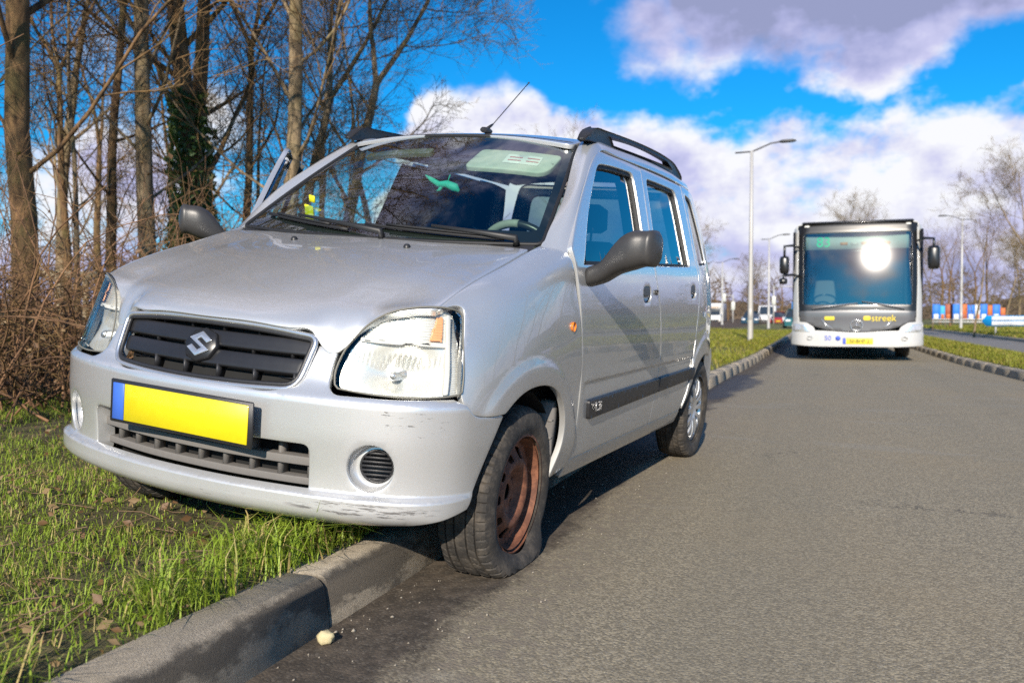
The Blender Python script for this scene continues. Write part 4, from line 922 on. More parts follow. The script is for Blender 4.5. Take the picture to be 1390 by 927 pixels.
def road_material():
    m, t, out = newmat('asphalt')
    co = t.node('ShaderNodeTexCoord').outputs['Object']; sp = t.node('ShaderNodeSeparateXYZ', i_0=co); x, y, z = sp.outputs
    vor = t.node('ShaderNodeTexVoronoi', i_Scale=150.0, i_Vector=co); cell = t.node('ShaderNodeSeparateColor', i_0=vor.outputs['Color']).outputs[0]
    vor2 = t.node('ShaderNodeTexVoronoi', i_Scale=330.0, i_Vector=co); cell2 = t.node('ShaderNodeSeparateColor', i_0=vor2.outputs['Color']).outputs[1]
    c = t.mix(t.smooth(cell, .25, .95), (.180, .152, .102), (.358, .302, .200))
    c = t.mix(t.math('MULTIPLY', t.smooth(cell2, .80, 1.0), .42), c, (.45, .42, .36))
    big = t.noise(co, .55, 5, .6); c = t.mix(t.math('MULTIPLY', t.smooth(big, .42, .72), .35), c, (.31, .24, .14))
    band = t.noise(t.vmath('MULTIPLY', co, (1.6, .05, 1)), 1.0, 4, .6); c = t.mix(t.math('MULTIPLY', t.smooth(band, .48, .68), .30), c, (.19, .165, .112))
    # pale tyre-swept arcs
    arc = t.noise(t.vmath('MULTIPLY', t.vmath('ADD', co, t.vmath('SCALE', t.noise(co, .4, 2, out='Color'), scale=1.5)), (.5, 2.2, 1)), 1.2, 3, .5); c = t.mix(t.math('MULTIPLY', t.smooth(arc, .60, .66), .18), c, (.30, .29, .26))
    trk = t.math('ABSOLUTE', t.math('SUBTRACT', t.math('ABSOLUTE', t.math('SUBTRACT', x, .72)), .86)); c = t.mix(t.math('MULTIPLY', t.smooth(trk, .34, .08), t.math('MULTIPLY_ADD', t.noise(t.vmath('MULTIPLY', co, (2, .25, 1)), 2, 4, .6), .5, .0)), c, (.205, .180, .128))
    crk = t.node('ShaderNodeTexVoronoi', feature='DISTANCE_TO_EDGE', i_Scale=.42, i_Vector=t.vmath('ADD', co, t.vmath('SCALE', t.noise(co, 1.6, 6, .7, out='Color'), scale=.9))).outputs['Distance']; c = t.mix(t.math('MULTIPLY', t.smooth(crk, .0045, .001), t.math('MULTIPLY', t.smooth(t.noise(co, .35, 2), .52, .62), .65)), c, (.05, .045, .038))
    spot = t.smooth(t.noise(co, 2.6, 4, .55), .70, .78); c = t.mix(t.math('MULTIPLY', spot, .35), c, (.09, .082, .07))
    # gutter: damp brown dirt along the kerb with a ragged, gritty edge
    e = t.math('ADD', x, t.math('MULTIPLY', t.math('SUBTRACT', t.noise(t.vmath('MULTIPLY', co, (1, .45, 1)), 3.2, 7, .68), .5), .55))
    e = t.math('ADD', e, t.math('MULTIPLY', t.math('SUBTRACT', t.noise(co, 60, 4, .7), .5), .12))
    dirt = t.smooth(e, -.80, -.93); fringe = t.math('MULTIPLY', t.smooth(e, -.45, -.80), t.math('SUBTRACT', 1.0, dirt))
    dn = t.noise(co, 14, 8, .72); c = t.mix(t.math('MULTIPLY', fringe, t.smooth(t.noise(co, 22, 6, .7), .42, .62)), c, (.205, .170, .125))
    dc = t.mix(t.smooth(dn, .38, .66), (.030, .022, .016), (.098, .075, .054)); dc = t.mix(t.math('MULTIPLY', t.smooth(cell, .8, 1.0), .45), dc, (.16, .14, .115))
    c = t.mix(t.math('MULTIPLY', dirt, .93), c, dc)
    # one wet patch in the gutter behind the car
    wy = t.math('SUBTRACT', 1.0, t.math('ABSOLUTE', t.math('DIVIDE', t.math('SUBTRACT', y, 10.8), 2.6)), clamp=True)
    wet = t.math('MULTIPLY', t.smooth(t.math('ADD', e, t.math('MULTIPLY', wy, -.32)), -.92, -1.02), t.smooth(wy, 0, .2))
    c = t.mix(t.math('MULTIPLY', wet, .7), c, (.018, .017, .017))
    h = t.math('ADD', t.math('MULTIPLY', vor.outputs['Distance'], -1.0), t.math('MULTIPLY', dn, .6))
    b = princ(t, out, Base_Color=c, Roughness=t.math('SUBTRACT', .86, t.math('MULTIPLY', wet, .25)), Normal=t.bump(h, t.math('SUBTRACT', .55, t.math('MULTIPLY', wet, .5)) if False else .5, .004))
    return m
ROADM = road_material()
def earth_material():
    m, t, out = newmat('verge_soil')
    co = t.node('ShaderNodeTexCoord').outputs['Object']; sp = t.node('ShaderNodeSeparateXYZ', i_0=co)
    n = t.noise(co, 7, 8, .7); n2 = t.noise(co, .9, 5, .6); n3 = t.noise(co, 60, 4, .7)
    c = t.mix(t.smooth(n, .35, .68), (.040, .029, .018), (.125, .090, .054))
    g = t.mix(n3, (.085, .100, .020), (.190, .190, .045)); g = t.mix(t.smooth(n2, .45, .75), g, (.22, .185, .07))
    far = t.smooth(sp.outputs[1], 5.0, 10.0)
    wood = t.smooth(t.math('MULTIPLY', sp.outputs[0], -1.0), 4.6, 5.8)
    c = t.mix(t.math('MULTIPLY', t.math('MULTIPLY_ADD', far, .6, .35), t.smooth(n, .30, .55)), c, g)
    c = t.mix(wood, c, t.mix(n3, (.045, .028, .016), (.125, .080, .045)))
    princ(t, out, Base_Color=c, Roughness=.95, Normal=t.bump(t.math('ADD', n, n3), .8, .03)); return m
EARTH = earth_material()
def concrete_material(name='kerb_concrete', base=(.43, .365, .275)):
    m, t, out = newmat(name)
    geo_ = t.node('ShaderNodeNewGeometry').outputs['Position']; co = geo_
    sp = t.node('ShaderNodeSeparateXYZ', i_0=co)
    n = t.noise(co, 9, 8, .7); g = t.noise(co, 170, 4, .7); st = t.noise(t.vmath('MULTIPLY', co, (2.2, .9, 3.0)), 2.1, 7, .62, .3)
    c = t.mix(t.smooth(t.noise(co, 300, 4, .7), .35, .65), tuple(v * .60 for v in base), tuple(min(1, v * 1.30) for v in base)); c = t.mix(t.math('MULTIPLY', t.smooth(n, .4, .75), .45), c, (.36, .30, .21))
    stain = t.smooth(t.math('ADD', st, t.math('MULTIPLY', t.math('SUBTRACT', n, .5), .35)), .44, .54)
    near = t.smooth(sp.outputs[1], 9.0, 4.0)
    face = t.smooth(t.math('ADD', sp.outputs[2], t.math('MULTIPLY', t.math('SUBTRACT', t.noise(co, 11, 6, .7), .5), .05)), .124, .108)           # rain-washed blackening sits on the road face
    c = t.mix(t.math('MULTIPLY', t.math('MULTIPLY_ADD', near, .8, .2), t.math('ADD', t.math('MULTIPLY', face, t.math('MULTIPLY_ADD', stain, .45, .40)), t.math('MULTIPLY', stain, .10), clamp=True)), c, (.085, .072, .056))
    speck = t.smooth(t.noise(co, 230, 3, .6), .66, .74); c = t.mix(t.math('MULTIPLY', speck, .5), c, (.46, .44, .40))
    princ(t, out, Base_Color=c, Roughness=.92, Normal=t.bump(t.math('ADD', t.math('MULTIPLY', t.noise(co, 260, 5, .75), 1.0), t.math('MULTIPLY', n, .4)), .9, .005)); return m
CONC = concrete_material()

ys = np.concatenate([np.arange(-30, 0, 3), np.arange(0, 30, .5), np.arange(30, 160, 5), [200, 300, 500, 900]])
grid_sheet('road', np.linspace(KL - .05, KR + .05, 24), ys, lambda X, Y: gz(Y) + 0 * X - .012 * smst(-.75, -1.2, X), ROADM, kind='structure')
grid_sheet('far_road', np.linspace(R2a - .05, R2b + .05, 6), ys, lambda X, Y: gz(Y) + 0 * X, simple('far_asphalt', (.20, .185, .165), .9, var=.25, scale=40), kind='structure')
xsl = np.concatenate([[-900, -300, -120, -60, -30, -20, -15], np.arange(-12, -5, .5), np.arange(-5, -1.31, .045)]); xsl = np.append(xsl, KL - .125)
ysl = np.concatenate([np.arange(-30, 0, 2), np.arange(0, 8, .06), np.arange(8, 30, .5), np.arange(30, 160, 5), [200, 300, 500, 900]])
grid_sheet('verge', xsl, ysl, verge_z, EARTH, kind='structure')
grid_sheet('median', np.linspace(KR + .125, R2a - .10, 14), ys, lambda X, Y: gz(Y) + .118 + .05 * np.sin(np.clip((X - KR - .16) / 1.3, 0, 1) * np.pi), EARTH, kind='structure')
grid_sheet('far_verge', np.concatenate([np.linspace(R2b + .12, 20, 12), [30, 60, 120, 300, 900]]), ys, lambda X, Y: gz(Y) + .118 + .3 * smst(9, 20, X), EARTH, kind='structure')
mk = simple('road_marking_white', (.62, .61, .57), .8, var=.2, scale=60)
for k in range(14):
    y0 = 14 + 5.2 * k; z0 = float(gz(y0)) + .004
    mesh('lane_marking', [(4.72, y0, z0), (4.86, y0, z0), (4.86, y0 + 2.2, float(gz(y0 + 2.2)) + .004), (4.72, y0 + 2.2, float(gz(y0 + 2.2)) + .004)], [(0, 1, 2, 3)], mk).__setitem__('kind', 'structure')

def kerb(name, X0, face, y0, y1, nsep, step=1.0):
    """face +1: road lies to +X of the kerb"""
    prof = [(.0, -.08), (.0, .015), (-.006, .060), (-.013, .095), (-.020, .109), (-.031, .118), (-.046, .1235), (-.060, .125), (-.138, .125), (-.138, -.08)]
    bed = MB(); bed.box((X0 - face * .07, 35, -.20), (.12, 130, .10)); bo = bed.build(name, CONC); tag(bo, kind='structure')
    meshes = []
    for k in range(5):
        V = []; n = len(prof); us = [0, .006, .5, .994, 1.0]
        for u in us:
            for (a, b) in prof:
                ins = 0 if u not in (0, 1.0) else .006
                aa, bb = a, b
                if ins and b > 0: bb = b - ins; aa = a - (ins if a > -.10 else -ins)
                V.append((face * (aa + .0) if False else face * aa, (u - .5) * (step - .010), bb + (.004 * math.sin(k * 2.1 + u * 5) if b > .1 else 0) - .002 * (k % 3)))
        F = [(i * n + j, i * n + j + 1, (i + 1) * n + j + 1, (i + 1) * n + j) for i in range(4) for j in range(n - 1)] + [tuple(range(n)), tuple(range(4 * n, 5 * n))[::-1]]
        me_o = mesh('kerb_stone', V, F if face < 0 else [f[::-1] for f in F], CONC, bo); sharpen(me_o, 50); meshes.append(me_o)
    i = 0; rest = MB()
    for yk in np.arange(y0, y1, step):
        zc = float(gz(yk)); r_ = random.Random(int(yk * 10) + (7 if face > 0 else 3))
        if i < nsep:
            o = meshes[i] if i < 5 else meshes[i % 5].copy()
            if i >= 5: COL.objects.link(o); o.parent = bo
            o.location = (X0 + r_.uniform(-.005, .005), yk, zc + r_.uniform(-.003, .003)); o.rotation_euler = (float(gz(yk + .5) - gz(yk - .5)) / step, 0, r_.uniform(-.003, .003)); i += 1
        else:
            n = len(prof); V = [(X0 + face * a, yk + s_ * (step / 2 - .006), b + float(gz(yk + s_ * step / 2))) for s_ in (-1, 1) for a, b in prof]
            rest.add(V, [(j, j + 1, n + j + 1, n + j) for j in range(n - 1)])
    ro = rest.build('kerb_run', CONC, bo); tag(ro, kind='stuff')
    return bo
kerb('left_kerb', KL, 1, -1.60, 90, 26); kerb('right_kerb', KR, -1, 8.4, 90, 24); kerb('far_road_kerb', R2a, 1, 16.4, 90, 10); kerb('far_verge_kerb', R2b, -1, 16.4, 90, 10)

# ================================================================ grass, leaves, stones
def grass_material(name, a, b, dry, fdry):
    m, t, out = newmat(name)
    rnd = t.node('ShaderNodeNewGeometry').outputs['Random Per Island']; co = t.node('ShaderNodeTexCoord').outputs['Object']
    n = t.noise(co, 1.4, 4, .6)
    c = t.mix(t.math('MULTIPLY_ADD', n, .5, t.math('MULTIPLY', rnd, .5)), a, b)
    fr = t.math('FRACT', t.math('MULTIPLY', rnd, 7.31))
    c = t.mix(t.smooth(t.math('ADD', fr, t.math('MULTIPLY', t.math('SUBTRACT', n, .5), .9)), 1 - fdry - .06, 1 - fdry + .06), c, dry)
    b_ = princ(t, out, Base_Color=c, Roughness=.55); tr = t.node('ShaderNodeBsdfTranslucent'); t.put(tr.inputs[0], t.mix(.5, c, (.28, .34, .04)))
    mx = t.node('ShaderNodeMixShader', i_0=.28); t.l.new(b_.outputs[0], mx.inputs[1]); t.l.new(tr.outputs[0], mx.inputs[2]); t.l.new(mx.outputs[0], out.inputs[0]); return m
GRASS = grass_material('grass_blades', (.165, .250, .016), (.38, .50, .052), (.52, .40, .16), .17)
GRASSF = grass_material('far_grass_blades', (.190, .215, .018), (.36, .36, .042), (.40, .31, .08), .20)
def blades(name, P, L, Wd, lean, mat, **kw):
    n = len(P); a = rng.random(n) * 2 * np.pi; d_ = np.stack([np.cos(a), np.sin(a), 0 * a], 1); s_ = np.stack([-np.sin(a), np.cos(a), 0 * a], 1)
    b2 = a + rng.normal(0, .6, n); d2 = np.stack([np.cos(b2), np.sin(b2), 0 * b2], 1)
    up_ = np.array([0, 0, 1.]); L = L[:, None]; W_ = Wd[:, None]; le = lean[:, None]
    v0 = P - s_ * W_; v1 = P + s_ * W_; m1 = P + (up_ * .55 + d_ * le * .30) * L; v2 = m1 - s_ * W_ * .85; v3 = m1 + s_ * W_ * .85
    tip = P + (up_ * (1.0 - .45 * le) + d_ * le * .6 + d2 * le * .45) * L
    V = np.stack([v0, v1, v2, v3, tip], 1).reshape(-1, 3); i = np.arange(n)[:, None] * 5
    o = mesh(name, V, [i + np.array([[0, 1, 3, 2]]), i + np.array([[2, 3, 4]])], mat, None, True); return tag(o, **kw)
N = 200000
X = -1.25 - 4.3 * rng.random(N)**1.25; Y = .3 + 9.7 * rng.random(N)**1.3
dens_ = noise2(X, Y, 1.6, 5) * .55 + noise2(X, Y, 4.5, 6) * .45
bare = np.exp(-(((X + 2.05) / .35)**2 + ((Y - 2.35) / .22)**2)) + .7 * np.exp(-(((X + 2.9) / .5)**2 + ((Y - 3.1) / .25)**2))
keep = (rng.random(N) < smst(.22, .54, dens_) * (1 - .85 * np.clip(bare, 0, 1)) + .10) & ~((X > -2.42) & (Y > 2.45) & (Y < 5.8) & (rng.random(N) < .75))
keep &= (X < -1.262 - .07 * noise2(X, Y, 5, 9))
X, Y, dens_ = X[keep], Y[keep], dens_[keep]; n = len(X)
tall = smst(.42, .72, noise2(X, Y, 2.3, 11)) * smst(-2.9, -1.9, X)
L = (.020 + .055 * rng.random(n)**1.6 + .17 * tall * rng.random(n)**1.5) * (1 + .25 * smst(3, 6, Y))
L *= np.where((X > -2.5) & (Y > 2.1) & (Y < 6), .6, 1)
blades('verge_grass', np.stack([X, Y, np.where(X > -1.30, .122 + gz(Y), verge_z(X, Y) - .004)], 1), L, .0009 + .0012 * rng.random(n)**1.5 + .0013 * (L > .09) * rng.random(n), .35 + .9 * rng.random(n), GRASS, label='short tufted green grass with dry straw on the kerbside verge', cat='grass', kind='stuff')
N = 60000; X = -1.36 - 11 * rng.random(N)**1.4; Y = 8.5 + 45 * rng.random(N)**1.4; k_ = rng.random(N) < .35 + .65 * smst(.3, .6, noise2(X, Y, .5, 15)); X, Y = X[k_], Y[k_]; n = len(X)
sc_f = 1 + Y / 22
blades('far_verge_grass', np.stack([X, Y, verge_z(X, Y) - .004], 1), (.035 + .045 * rng.random(n)) * np.minimum(sc_f, 1.8), (.0022 + .002 * rng.random(n)) * sc_f, .3 + .9 * rng.random(n), GRASSF, label='yellowish green mown grass on the verge beyond the silver car', cat='grass', kind='stuff')
N = 45000; X = KR + .16 + 1.35 * rng.random(N); Y = 9 + 50 * rng.random(N)**1.6; sc_f = 1 + Y / 22
blades('median_grass', np.stack([X, Y, gz(Y) + .115 + .05 * np.sin(np.clip((X - KR - .16) / 1.3, 0, 1) * np.pi)], 1), (.03 + .045 * rng.random(N)) * np.minimum(sc_f, 1.7), (.0022 + .002 * rng.random(N)) * sc_f, .3 + .9 * rng.random(N), GRASSF, label='green grass strip between the two carriageways', cat='grass', kind='stuff')
N = 26000; X = R2b + .14 + 9 * rng.random(N)**1.7; Y = 22 + 60 * rng.random(N); sc_f = 1 + Y / 22
blades('roadside_grass', np.stack([X, Y, gz(Y) + .115 + .3 * smst(9, 20, X)], 1), (.05 + .06 * rng.random(N)) * np.minimum(sc_f, 2), (.004 + .003 * rng.random(N)) * sc_f, .3 + .9 * rng.random(N), GRASSF, label='rough grass bank beyond the far carriageway', cat='grass', kind='stuff')
# dead leaves and twigs lying in the grass
def leaf_cards(P, size, up_tilt=.5):
    n = len(P); a = rng.random(n) * 2 * np.pi; t1 = np.stack([np.cos(a), np.sin(a), rng.normal(0, up_tilt, n)], 1); t1 /= np.linalg.norm(t1, axis=1)[:, None]
    q = rng.normal(size=(n, 3)) * np.array([1, 1, .5]); t2 = np.cross(t1, q); t2 /= np.linalg.norm(t2, axis=1)[:, None]; nn = np.cross(t1, t2); s = size[:, None]
    V = np.stack([P - t1 * s, P + t2 * s * .55 + nn * s * .18, P + t1 * s, P - t2 * s * .55 + nn * s * .18], 1).reshape(-1, 3); i = np.arange(n)[:, None] * 4
    return V, [i + np.array([[0, 1, 2]]), i + np.array([[0, 2, 3]])]
DEADL = grass_material('dead_leaves', (.13, .065, .030), (.24, .135, .065), (.30, .20, .10), .3)
N = 2600; X = -1.31 - 3.6 * rng.random(N)**1.2; Y = .4 + 7 * rng.random(N)**1.3
V, F = leaf_cards(np.stack([X, Y, verge_z(X, Y) + .012 + .02 * rng.random(N)], 1), .006 + .018 * rng.random(N)**2); tag(mesh('leaf_litter', V, F, DEADL), 'brown dead leaves scattered through the kerbside grass', 'leaves', kind='stuff')
N = 5200; X = -4.9 - 5 * rng.random(N); Y = 1.5 + 16 * rng.random(N)
V, F = leaf_cards(np.stack([X, Y, verge_z(X, Y) + .02 + .10 * rng.random(N)**3], 1), .022 + .03 * rng.random(N)); tag(mesh('woodland_litter', V, F, DEADL), 'brown leaf litter under the leafless thicket', 'leaves', kind='stuff')
tw = MB()
for k in range(520):
    x0 = -1.42 - 2.6 * random.random(); y0 = .6 + 4.5 * random.random()**1.3; a = random.random() * 6.28; l = random.uniform(.04, .16); z0 = float(verge_z(np.array(x0), np.array(y0))) + .012
    tw.tube([(x0, y0, z0), (x0 + math.cos(a) * l * .5, y0 + math.sin(a) * l * .5, z0 + random.uniform(0, .03)), (x0 + math.cos(a + .3) * l, y0 + math.sin(a + .3) * l, z0 + random.uniform(0, .05))], .0016, 4, False)
tag(tw.build('fallen_twigs', simple('dry_stem', (.20, .13, .075), .8)), 'thin dry stems lying in the verge grass', 'twigs', kind='stuff')
def stone(name, c, s, mat, label, seed):
    r_ = np.random.default_rng(seed); th = np.linspace(0, np.pi, 8)[1:-1]; ph = np.arange(12) * 2 * np.pi / 12; V = [(0, 0, 1)]
    for a in th:
        for b in ph: V.append((math.sin(a) * math.cos(b), math.sin(a) * math.sin(b), math.cos(a)))
    V.append((0, 0, -1)); V = np.array(V); V *= (1 + .16 * r_.normal(size=(len(V), 1)) * .8); V = V * np.array(s) + np.array(c)
    F = [(0, 1 + j, 1 + (j + 1) % 12) for j in range(12)] + [(1 + i * 12 + j, 1 + (i + 1) * 12 + j, 1 + (i + 1) * 12 + (j + 1) % 12, 1 + i * 12 + (j + 1) % 12) for i in range(5) for j in range(12)] + [(len(V) - 1, 1 + 5 * 12 + (j + 1) % 12, 1 + 5 * 12 + j) for j in range(12)]
    return tag(mesh(name, V, F, mat, None, True), label, 'stone')
stone('stone', (-1.128, 1.80, .006), (.024, .019, .016), simple('pale_stone', (.55, .47, .27), .8, var=.35, scale=60, bump=.4), 'pale yellowish pebble lying in the gutter against the kerb', 5)
# grit in the gutter
gv = []; gf = []; n = 0
for k in range(300):
    x0 = -1.15 + .5 * random.random()**1.5; y0 = 1.2 + 5 * random.random()**1.4; r_ = random.uniform(.0012, .0042) * (1 if k % 9 else 1.5); z0 = -.012
    P = np.array([(1, 0, 0), (-.5, .87, 0), (-.5, -.87, 0), (0, 0, 1), (0, 0, -.6)]) * r_ * (1 + .3 * np.random.default_rng(k).normal(size=(5, 1))) + [x0, y0, z0 + .5 * r_ + .012 * float(smst(-1.2, -.75, x0))]
    gv.append(P); gf += [[n + a for a in f] for f in ((0, 1, 3), (1, 2, 3), (2, 0, 3), (1, 0, 4), (2, 1, 4), (0, 2, 4))]; n += 5
tag(mesh('grit', np.concatenate(gv), gf, simple('grit_stone', (.34, .30, .24), .85, var=.5, scale=25)), 'pale grit and small stones strewn along the gutter', 'grit', kind='stuff')
# ================================================================ trees
def bark_material(name, a, b, moss=.0, sc=9):
    m, t, out = newmat(name)
    co = t.node('ShaderNodeTexCoord').outputs['Object']; v = t.vmath('MULTIPLY', co, (1, 1, .28)); n = t.noise(v, sc, 8, .68, .5); n2 = t.noise(co, 1.7, 5, .6)
    c = t.mix(t.smooth(n, .33, .68), a, b); c = t.mix(t.math('MULTIPLY', t.smooth(n2, .45, .7), moss), c, (.125, .115, .032))
    princ(t, out, Base_Color=c, Roughness=.92, Normal=t.bump(n, .9, .03)); return m
BARK = bark_material('bark_brown', (.042, .023, .011), (.27, .155, .066), .5)
BARKL = bark_material('bark_grey', (.080, .055, .032), (.36, .265, .155), .4)
TWIG = bark_material('twig_bark', (.080, .044, .018), (.31, .185, .075), .35, 3)
TWIGL = bark_material('twig_bark_olive', (.11, .080, .036), (.31, .225, .105), .3, 3)
IVY = grass_material('ivy_leaves', (.022, .058, .012), (.085, .155, .035), (.12, .17, .04), .15)
BUDS = grass_material('russet_leaves', (.16, .060, .030), (.30, .13, .055), (.34, .19, .08), .3)
def tubes(polys, sides):
    """many (points, radii) polylines into one vertex/face set, vectorised by length"""
    out = []; by = {}
    for P, r in polys: by.setdefault(len(P), []).append((P, r))
    VV = []; FF = []; base = 0
    for n, lst in by.items():
        P = np.array([p for p, _ in lst]); r = np.array([q for _, q in lst]); m = len(lst)
        T = np.gradient(P, axis=1); T /= np.linalg.norm(T, axis=2, keepdims=True) + 1e-12
        ref = np.where(np.abs(T[:, :1, 2:]) > .8, np.array([[[1., 0, 0]]]), np.array([[[0, 0, 1.]]])); ref = np.repeat(ref, n, 1)
        a = np.cross(ref, T); a /= np.linalg.norm(a, axis=2, keepdims=True) + 1e-12; b = np.cross(T, a)
        an = np.arange(sides) * 2 * np.pi / sides
        V = P[:, :, None, :] + r[:, :, None, None] * (np.cos(an)[None, None, :, None] * a[:, :, None, :] + np.sin(an)[None, None, :, None] * b[:, :, None, :])
        VV.append(V.reshape(-1, 3)); i, k, j = np.meshgrid(np.arange(m), np.arange(n - 1), np.arange(sides), indexing='ij'); q = base + (i * n + k) * sides
        FF.append(np.stack([q + j, q + (j + 1) % sides, q + sides + (j + 1) % sides, q + sides + j], -1).reshape(-1, 4)); base += m * n * sides
    return np.concatenate(VV), np.concatenate(FF)
def make_tree(seed, H, r0, first, nl, spread, upw, name, bark, twig, dense=1.0, lean=(0, 0), forks=0, buds=0, ivy=0.0, fine=True, limb_len=.40):
    r_ = np.random.default_rng(seed); L = {0: [], 1: [], 2: [], 3: [], 4: []}; tips = []
    def line(p, d, ln, rad, seg, wob, up_, taper=.25):
        P = [np.array(p)]; d = np.array(d) / np.linalg.norm(d); R_ = [rad]
        for k in range(seg):
            d = d + r_.normal(0, wob, 3) + np.array([0, 0, up_]); d /= np.linalg.norm(d); P.append(P[-1] + d * ln / seg); R_.append(rad * (1 - (1 - taper) * (k + 1) / seg))
        return np.array(P), np.array(R_), d
    def at_(P, u): k = u * (len(P) - 1); i = min(int(k), len(P) - 2); return P[i] + (P[i + 1] - P[i]) * (k - i), P[i + 1] - P[i]
    def side(d, ang, az):
        d = d / np.linalg.norm(d); q = np.array([0, 0, 1.]) if abs(d[2]) < .9 else np.array([1., 0, 0]); a = np.cross(d, q); a /= np.linalg.norm(a); b = np.cross(d, a)
        return d * math.cos(ang) + (a * math.cos(az) + b * math.sin(az)) * math.sin(ang)
    P0, R0, _ = line((0, 0, -.25), (lean[0], lean[1], 1), H * (.92 if not forks else .55), r0, 16, .028, .012, .16 if not forks else .55); R0[0] *= 1.35; L[0].append((P0, R0))
    stems = [(P0, R0)]
    for f in range(forks):
        p, d = P0[-1], P0[-1] - P0[-2]; q, rr, _ = line(p, side(d, R(16 + 10 * r_.random()), f * 2 * math.pi / forks + r_.random()), H * .45, R0[-1] * .8, 12, .05, .03, .15); L[0].append((q, rr)); stems.append((q, rr))
    az = r_.random() * 6
    for si, (Ps, Rs) in enumerate(stems):
        cnt = nl if not forks else (max(3, nl // 3) if si == 0 else nl // 2 + 2)
        for k in range(cnt):
            u = first + (1 - first) * ((k + r_.random() * .8) / cnt) if si == 0 else .08 + .9 * (k + r_.random()) / cnt
            u = min(u, .985); p, d = at_(Ps, u); az += 2.4 + r_.normal(0, .3); rad = np.interp(u, np.linspace(0, 1, len(Rs)), Rs) * (.26 + .2 * r_.random()) * (.45 + .55 * smst(.05, .45, u))
            ln = H * limb_len * (1.05 - .75 * (u if not forks else .35 + .5 * u)) * (.75 + .5 * r_.random()) * spread
            q, rr, _ = line(p, side(d, R(38 + 26 * r_.random()), az), ln, max(rad, .012), 10, .085, upw * (1.2 - u * .5), .14); L[1].append((q, rr))
            nb = int((5 + 6 * r_.random()) * dense)
            for b in range(nb):
                v = .18 + .8 * (b + r_.random()) / nb; p2, d2 = at_(q, min(v, .98)); rad2 = np.interp(v, np.linspace(0, 1, len(rr)), rr) * .55
                ln2 = ln * (.50 - .26 * v) * (.7 + .6 * r_.random()); q2, rr2, _ = line(p2, side(d2, R(28 + 30 * r_.random()), r_.random() * 6.28), ln2, max(rad2, .006), 6, .11, upw * .8, .22); L[2].append((q2, rr2))
                nt = int((4 + 4 * r_.random()) * dense)
                for c in range(nt):
                    w_ = .12 + .86 * (c + r_.random()) / nt; p3, d3 = at_(q2, min(w_, .98)); ln3 = ln2 * (.50 - .2 * w_) * (.6 + .8 * r_.random()) + .08
                    q3, rr3, _ = line(p3, side(d3, R(25 + 30 * r_.random()), r_.random() * 6.28), ln3, max(.0058, rr2[0] * .35), 4, .13, upw * .6, .35); L[3].append((q3, rr3)); tips.append(q3[-1])
                    if fine:
                        for e in range(int(1 + 2.4 * r_.random() * dense)):
                            p4, d4 = at_(q3, .25 + .7 * r_.random()); q4, rr4, _ = line(p4, side(d4, R(30 + 25 * r_.random()), r_.random() * 6.28), ln3 * (.35 + .4 * r_.random()), .0042, 3, .15, upw * .4, .5); L[4].append((q4, rr4)); tips.append(q4[-1])
    root = empty(name)
    V, F = tubes(L[0], 12); V2, F2 = tubes(L[1], 7); mesh('trunk', np.concatenate([V, V2]), [F, F2 + len(V)], bark, root, True)
    V, F = tubes(L[2], 5); V2, F2 = tubes(L[3] + L[4], 3); cr = mesh('crown', np.concatenate([V, V2]), [F, F2 + len(V)], twig, root)
    if buds and tips:
        tp = np.array(tips); k = r_.choice(len(tp), min(buds, len(tp)), replace=False); k = k[tp[k][:, 2] > np.quantile(tp[:, 2], .35)]; V, F = leaf_cards(tp[k], .012 + .022 * r_.random(len(k)), 1.0); mesh('leaves', V, F, BUDS, root)
    if ivy:
        nl_ = int(5200 * ivy / 5); hh = r_.random(nl_)**1.15 * ivy; k_ = np.clip(np.searchsorted(P0[:, 2], hh), 1, len(P0) - 1); ctr = P0[k_]; a = r_.random(nl_) * 6.28; rad = (r0 * .9 + (.06 + .16 * r_.random(nl_)**2) * (1 - .55 * hh / ivy) + .08 * np.sin(a * 3 + hh * 2))
        V, F = leaf_cards(np.stack([ctr[:, 0] + rad * np.cos(a), ctr[:, 1] + rad * np.sin(a), hh], 1), .035 + .035 * r_.random(nl_), 1.0); mesh('ivy', V, F, IVY, root)
    return root
def bearing(px, dist_):      # a spot seen from where the photographer stood: bearing in degrees from the road axis, distance in metres
    return (math.sin(R(px)) * dist_, math.cos(R(px)) * dist_)
def px2b(px): return math.degrees(math.atan((px - 695) / 1165)) - 19.687
PROTO = {
    'tall': make_tree(3, 16, .14, .14, 26, .95, .055, 'bare_tree', BARK, TWIG, 1.2),
    'slim': make_tree(8, 15, .125, .16, 24, .75, .08, 'bare_tree', BARKL, TWIG, 1.15),
    'ivy': make_tree(12, 14, .17, .34, 16, .85, .07, 'bare_tree', BARK, TWIG, .95, lean=(.06, .02), forks=2, ivy=3.8),
    'multi': make_tree(21, 10, .09, .10, 20, 1.1, .06, 'bare_tree', BARK, TWIG, 1.1, forks=3, limb_len=.46),
    'bushy': make_tree(33, 11, .15, .14, 20, 1.2, .045, 'bare_tree', BARKL, TWIGL, 1.35, forks=2, buds=2600),
    'far': make_tree(41, 12, .16, .18, 16, 1.05, .06, 'bare_tree', BARK, TWIGL, .85, forks=2, fine=False),
    'young': make_tree(55, 7.5, .06, .14, 16, .9, .09, 'bare_tree', BARKL, TWIG, .8),
}
used = set()
def plant(kind, px, dist_, s, rot, label, group=None, dz=0.0):
    src = PROTO[kind]
    o = src if kind not in used else copy_tree(src); used.add(kind)
    x, y = bearing(px2b(px), dist_); z = float(verge_z(np.array(x), np.array(y))) if x < KL else float(gz(y)) + .1
    o.location = (x, y, z + dz); o.scale = (s, s, s * 1.0); o.rotation_euler = (0, 0, R(rot)); tag(o, label, 'tree', group); return o
LW = 'leafless trees of the roadside wood'
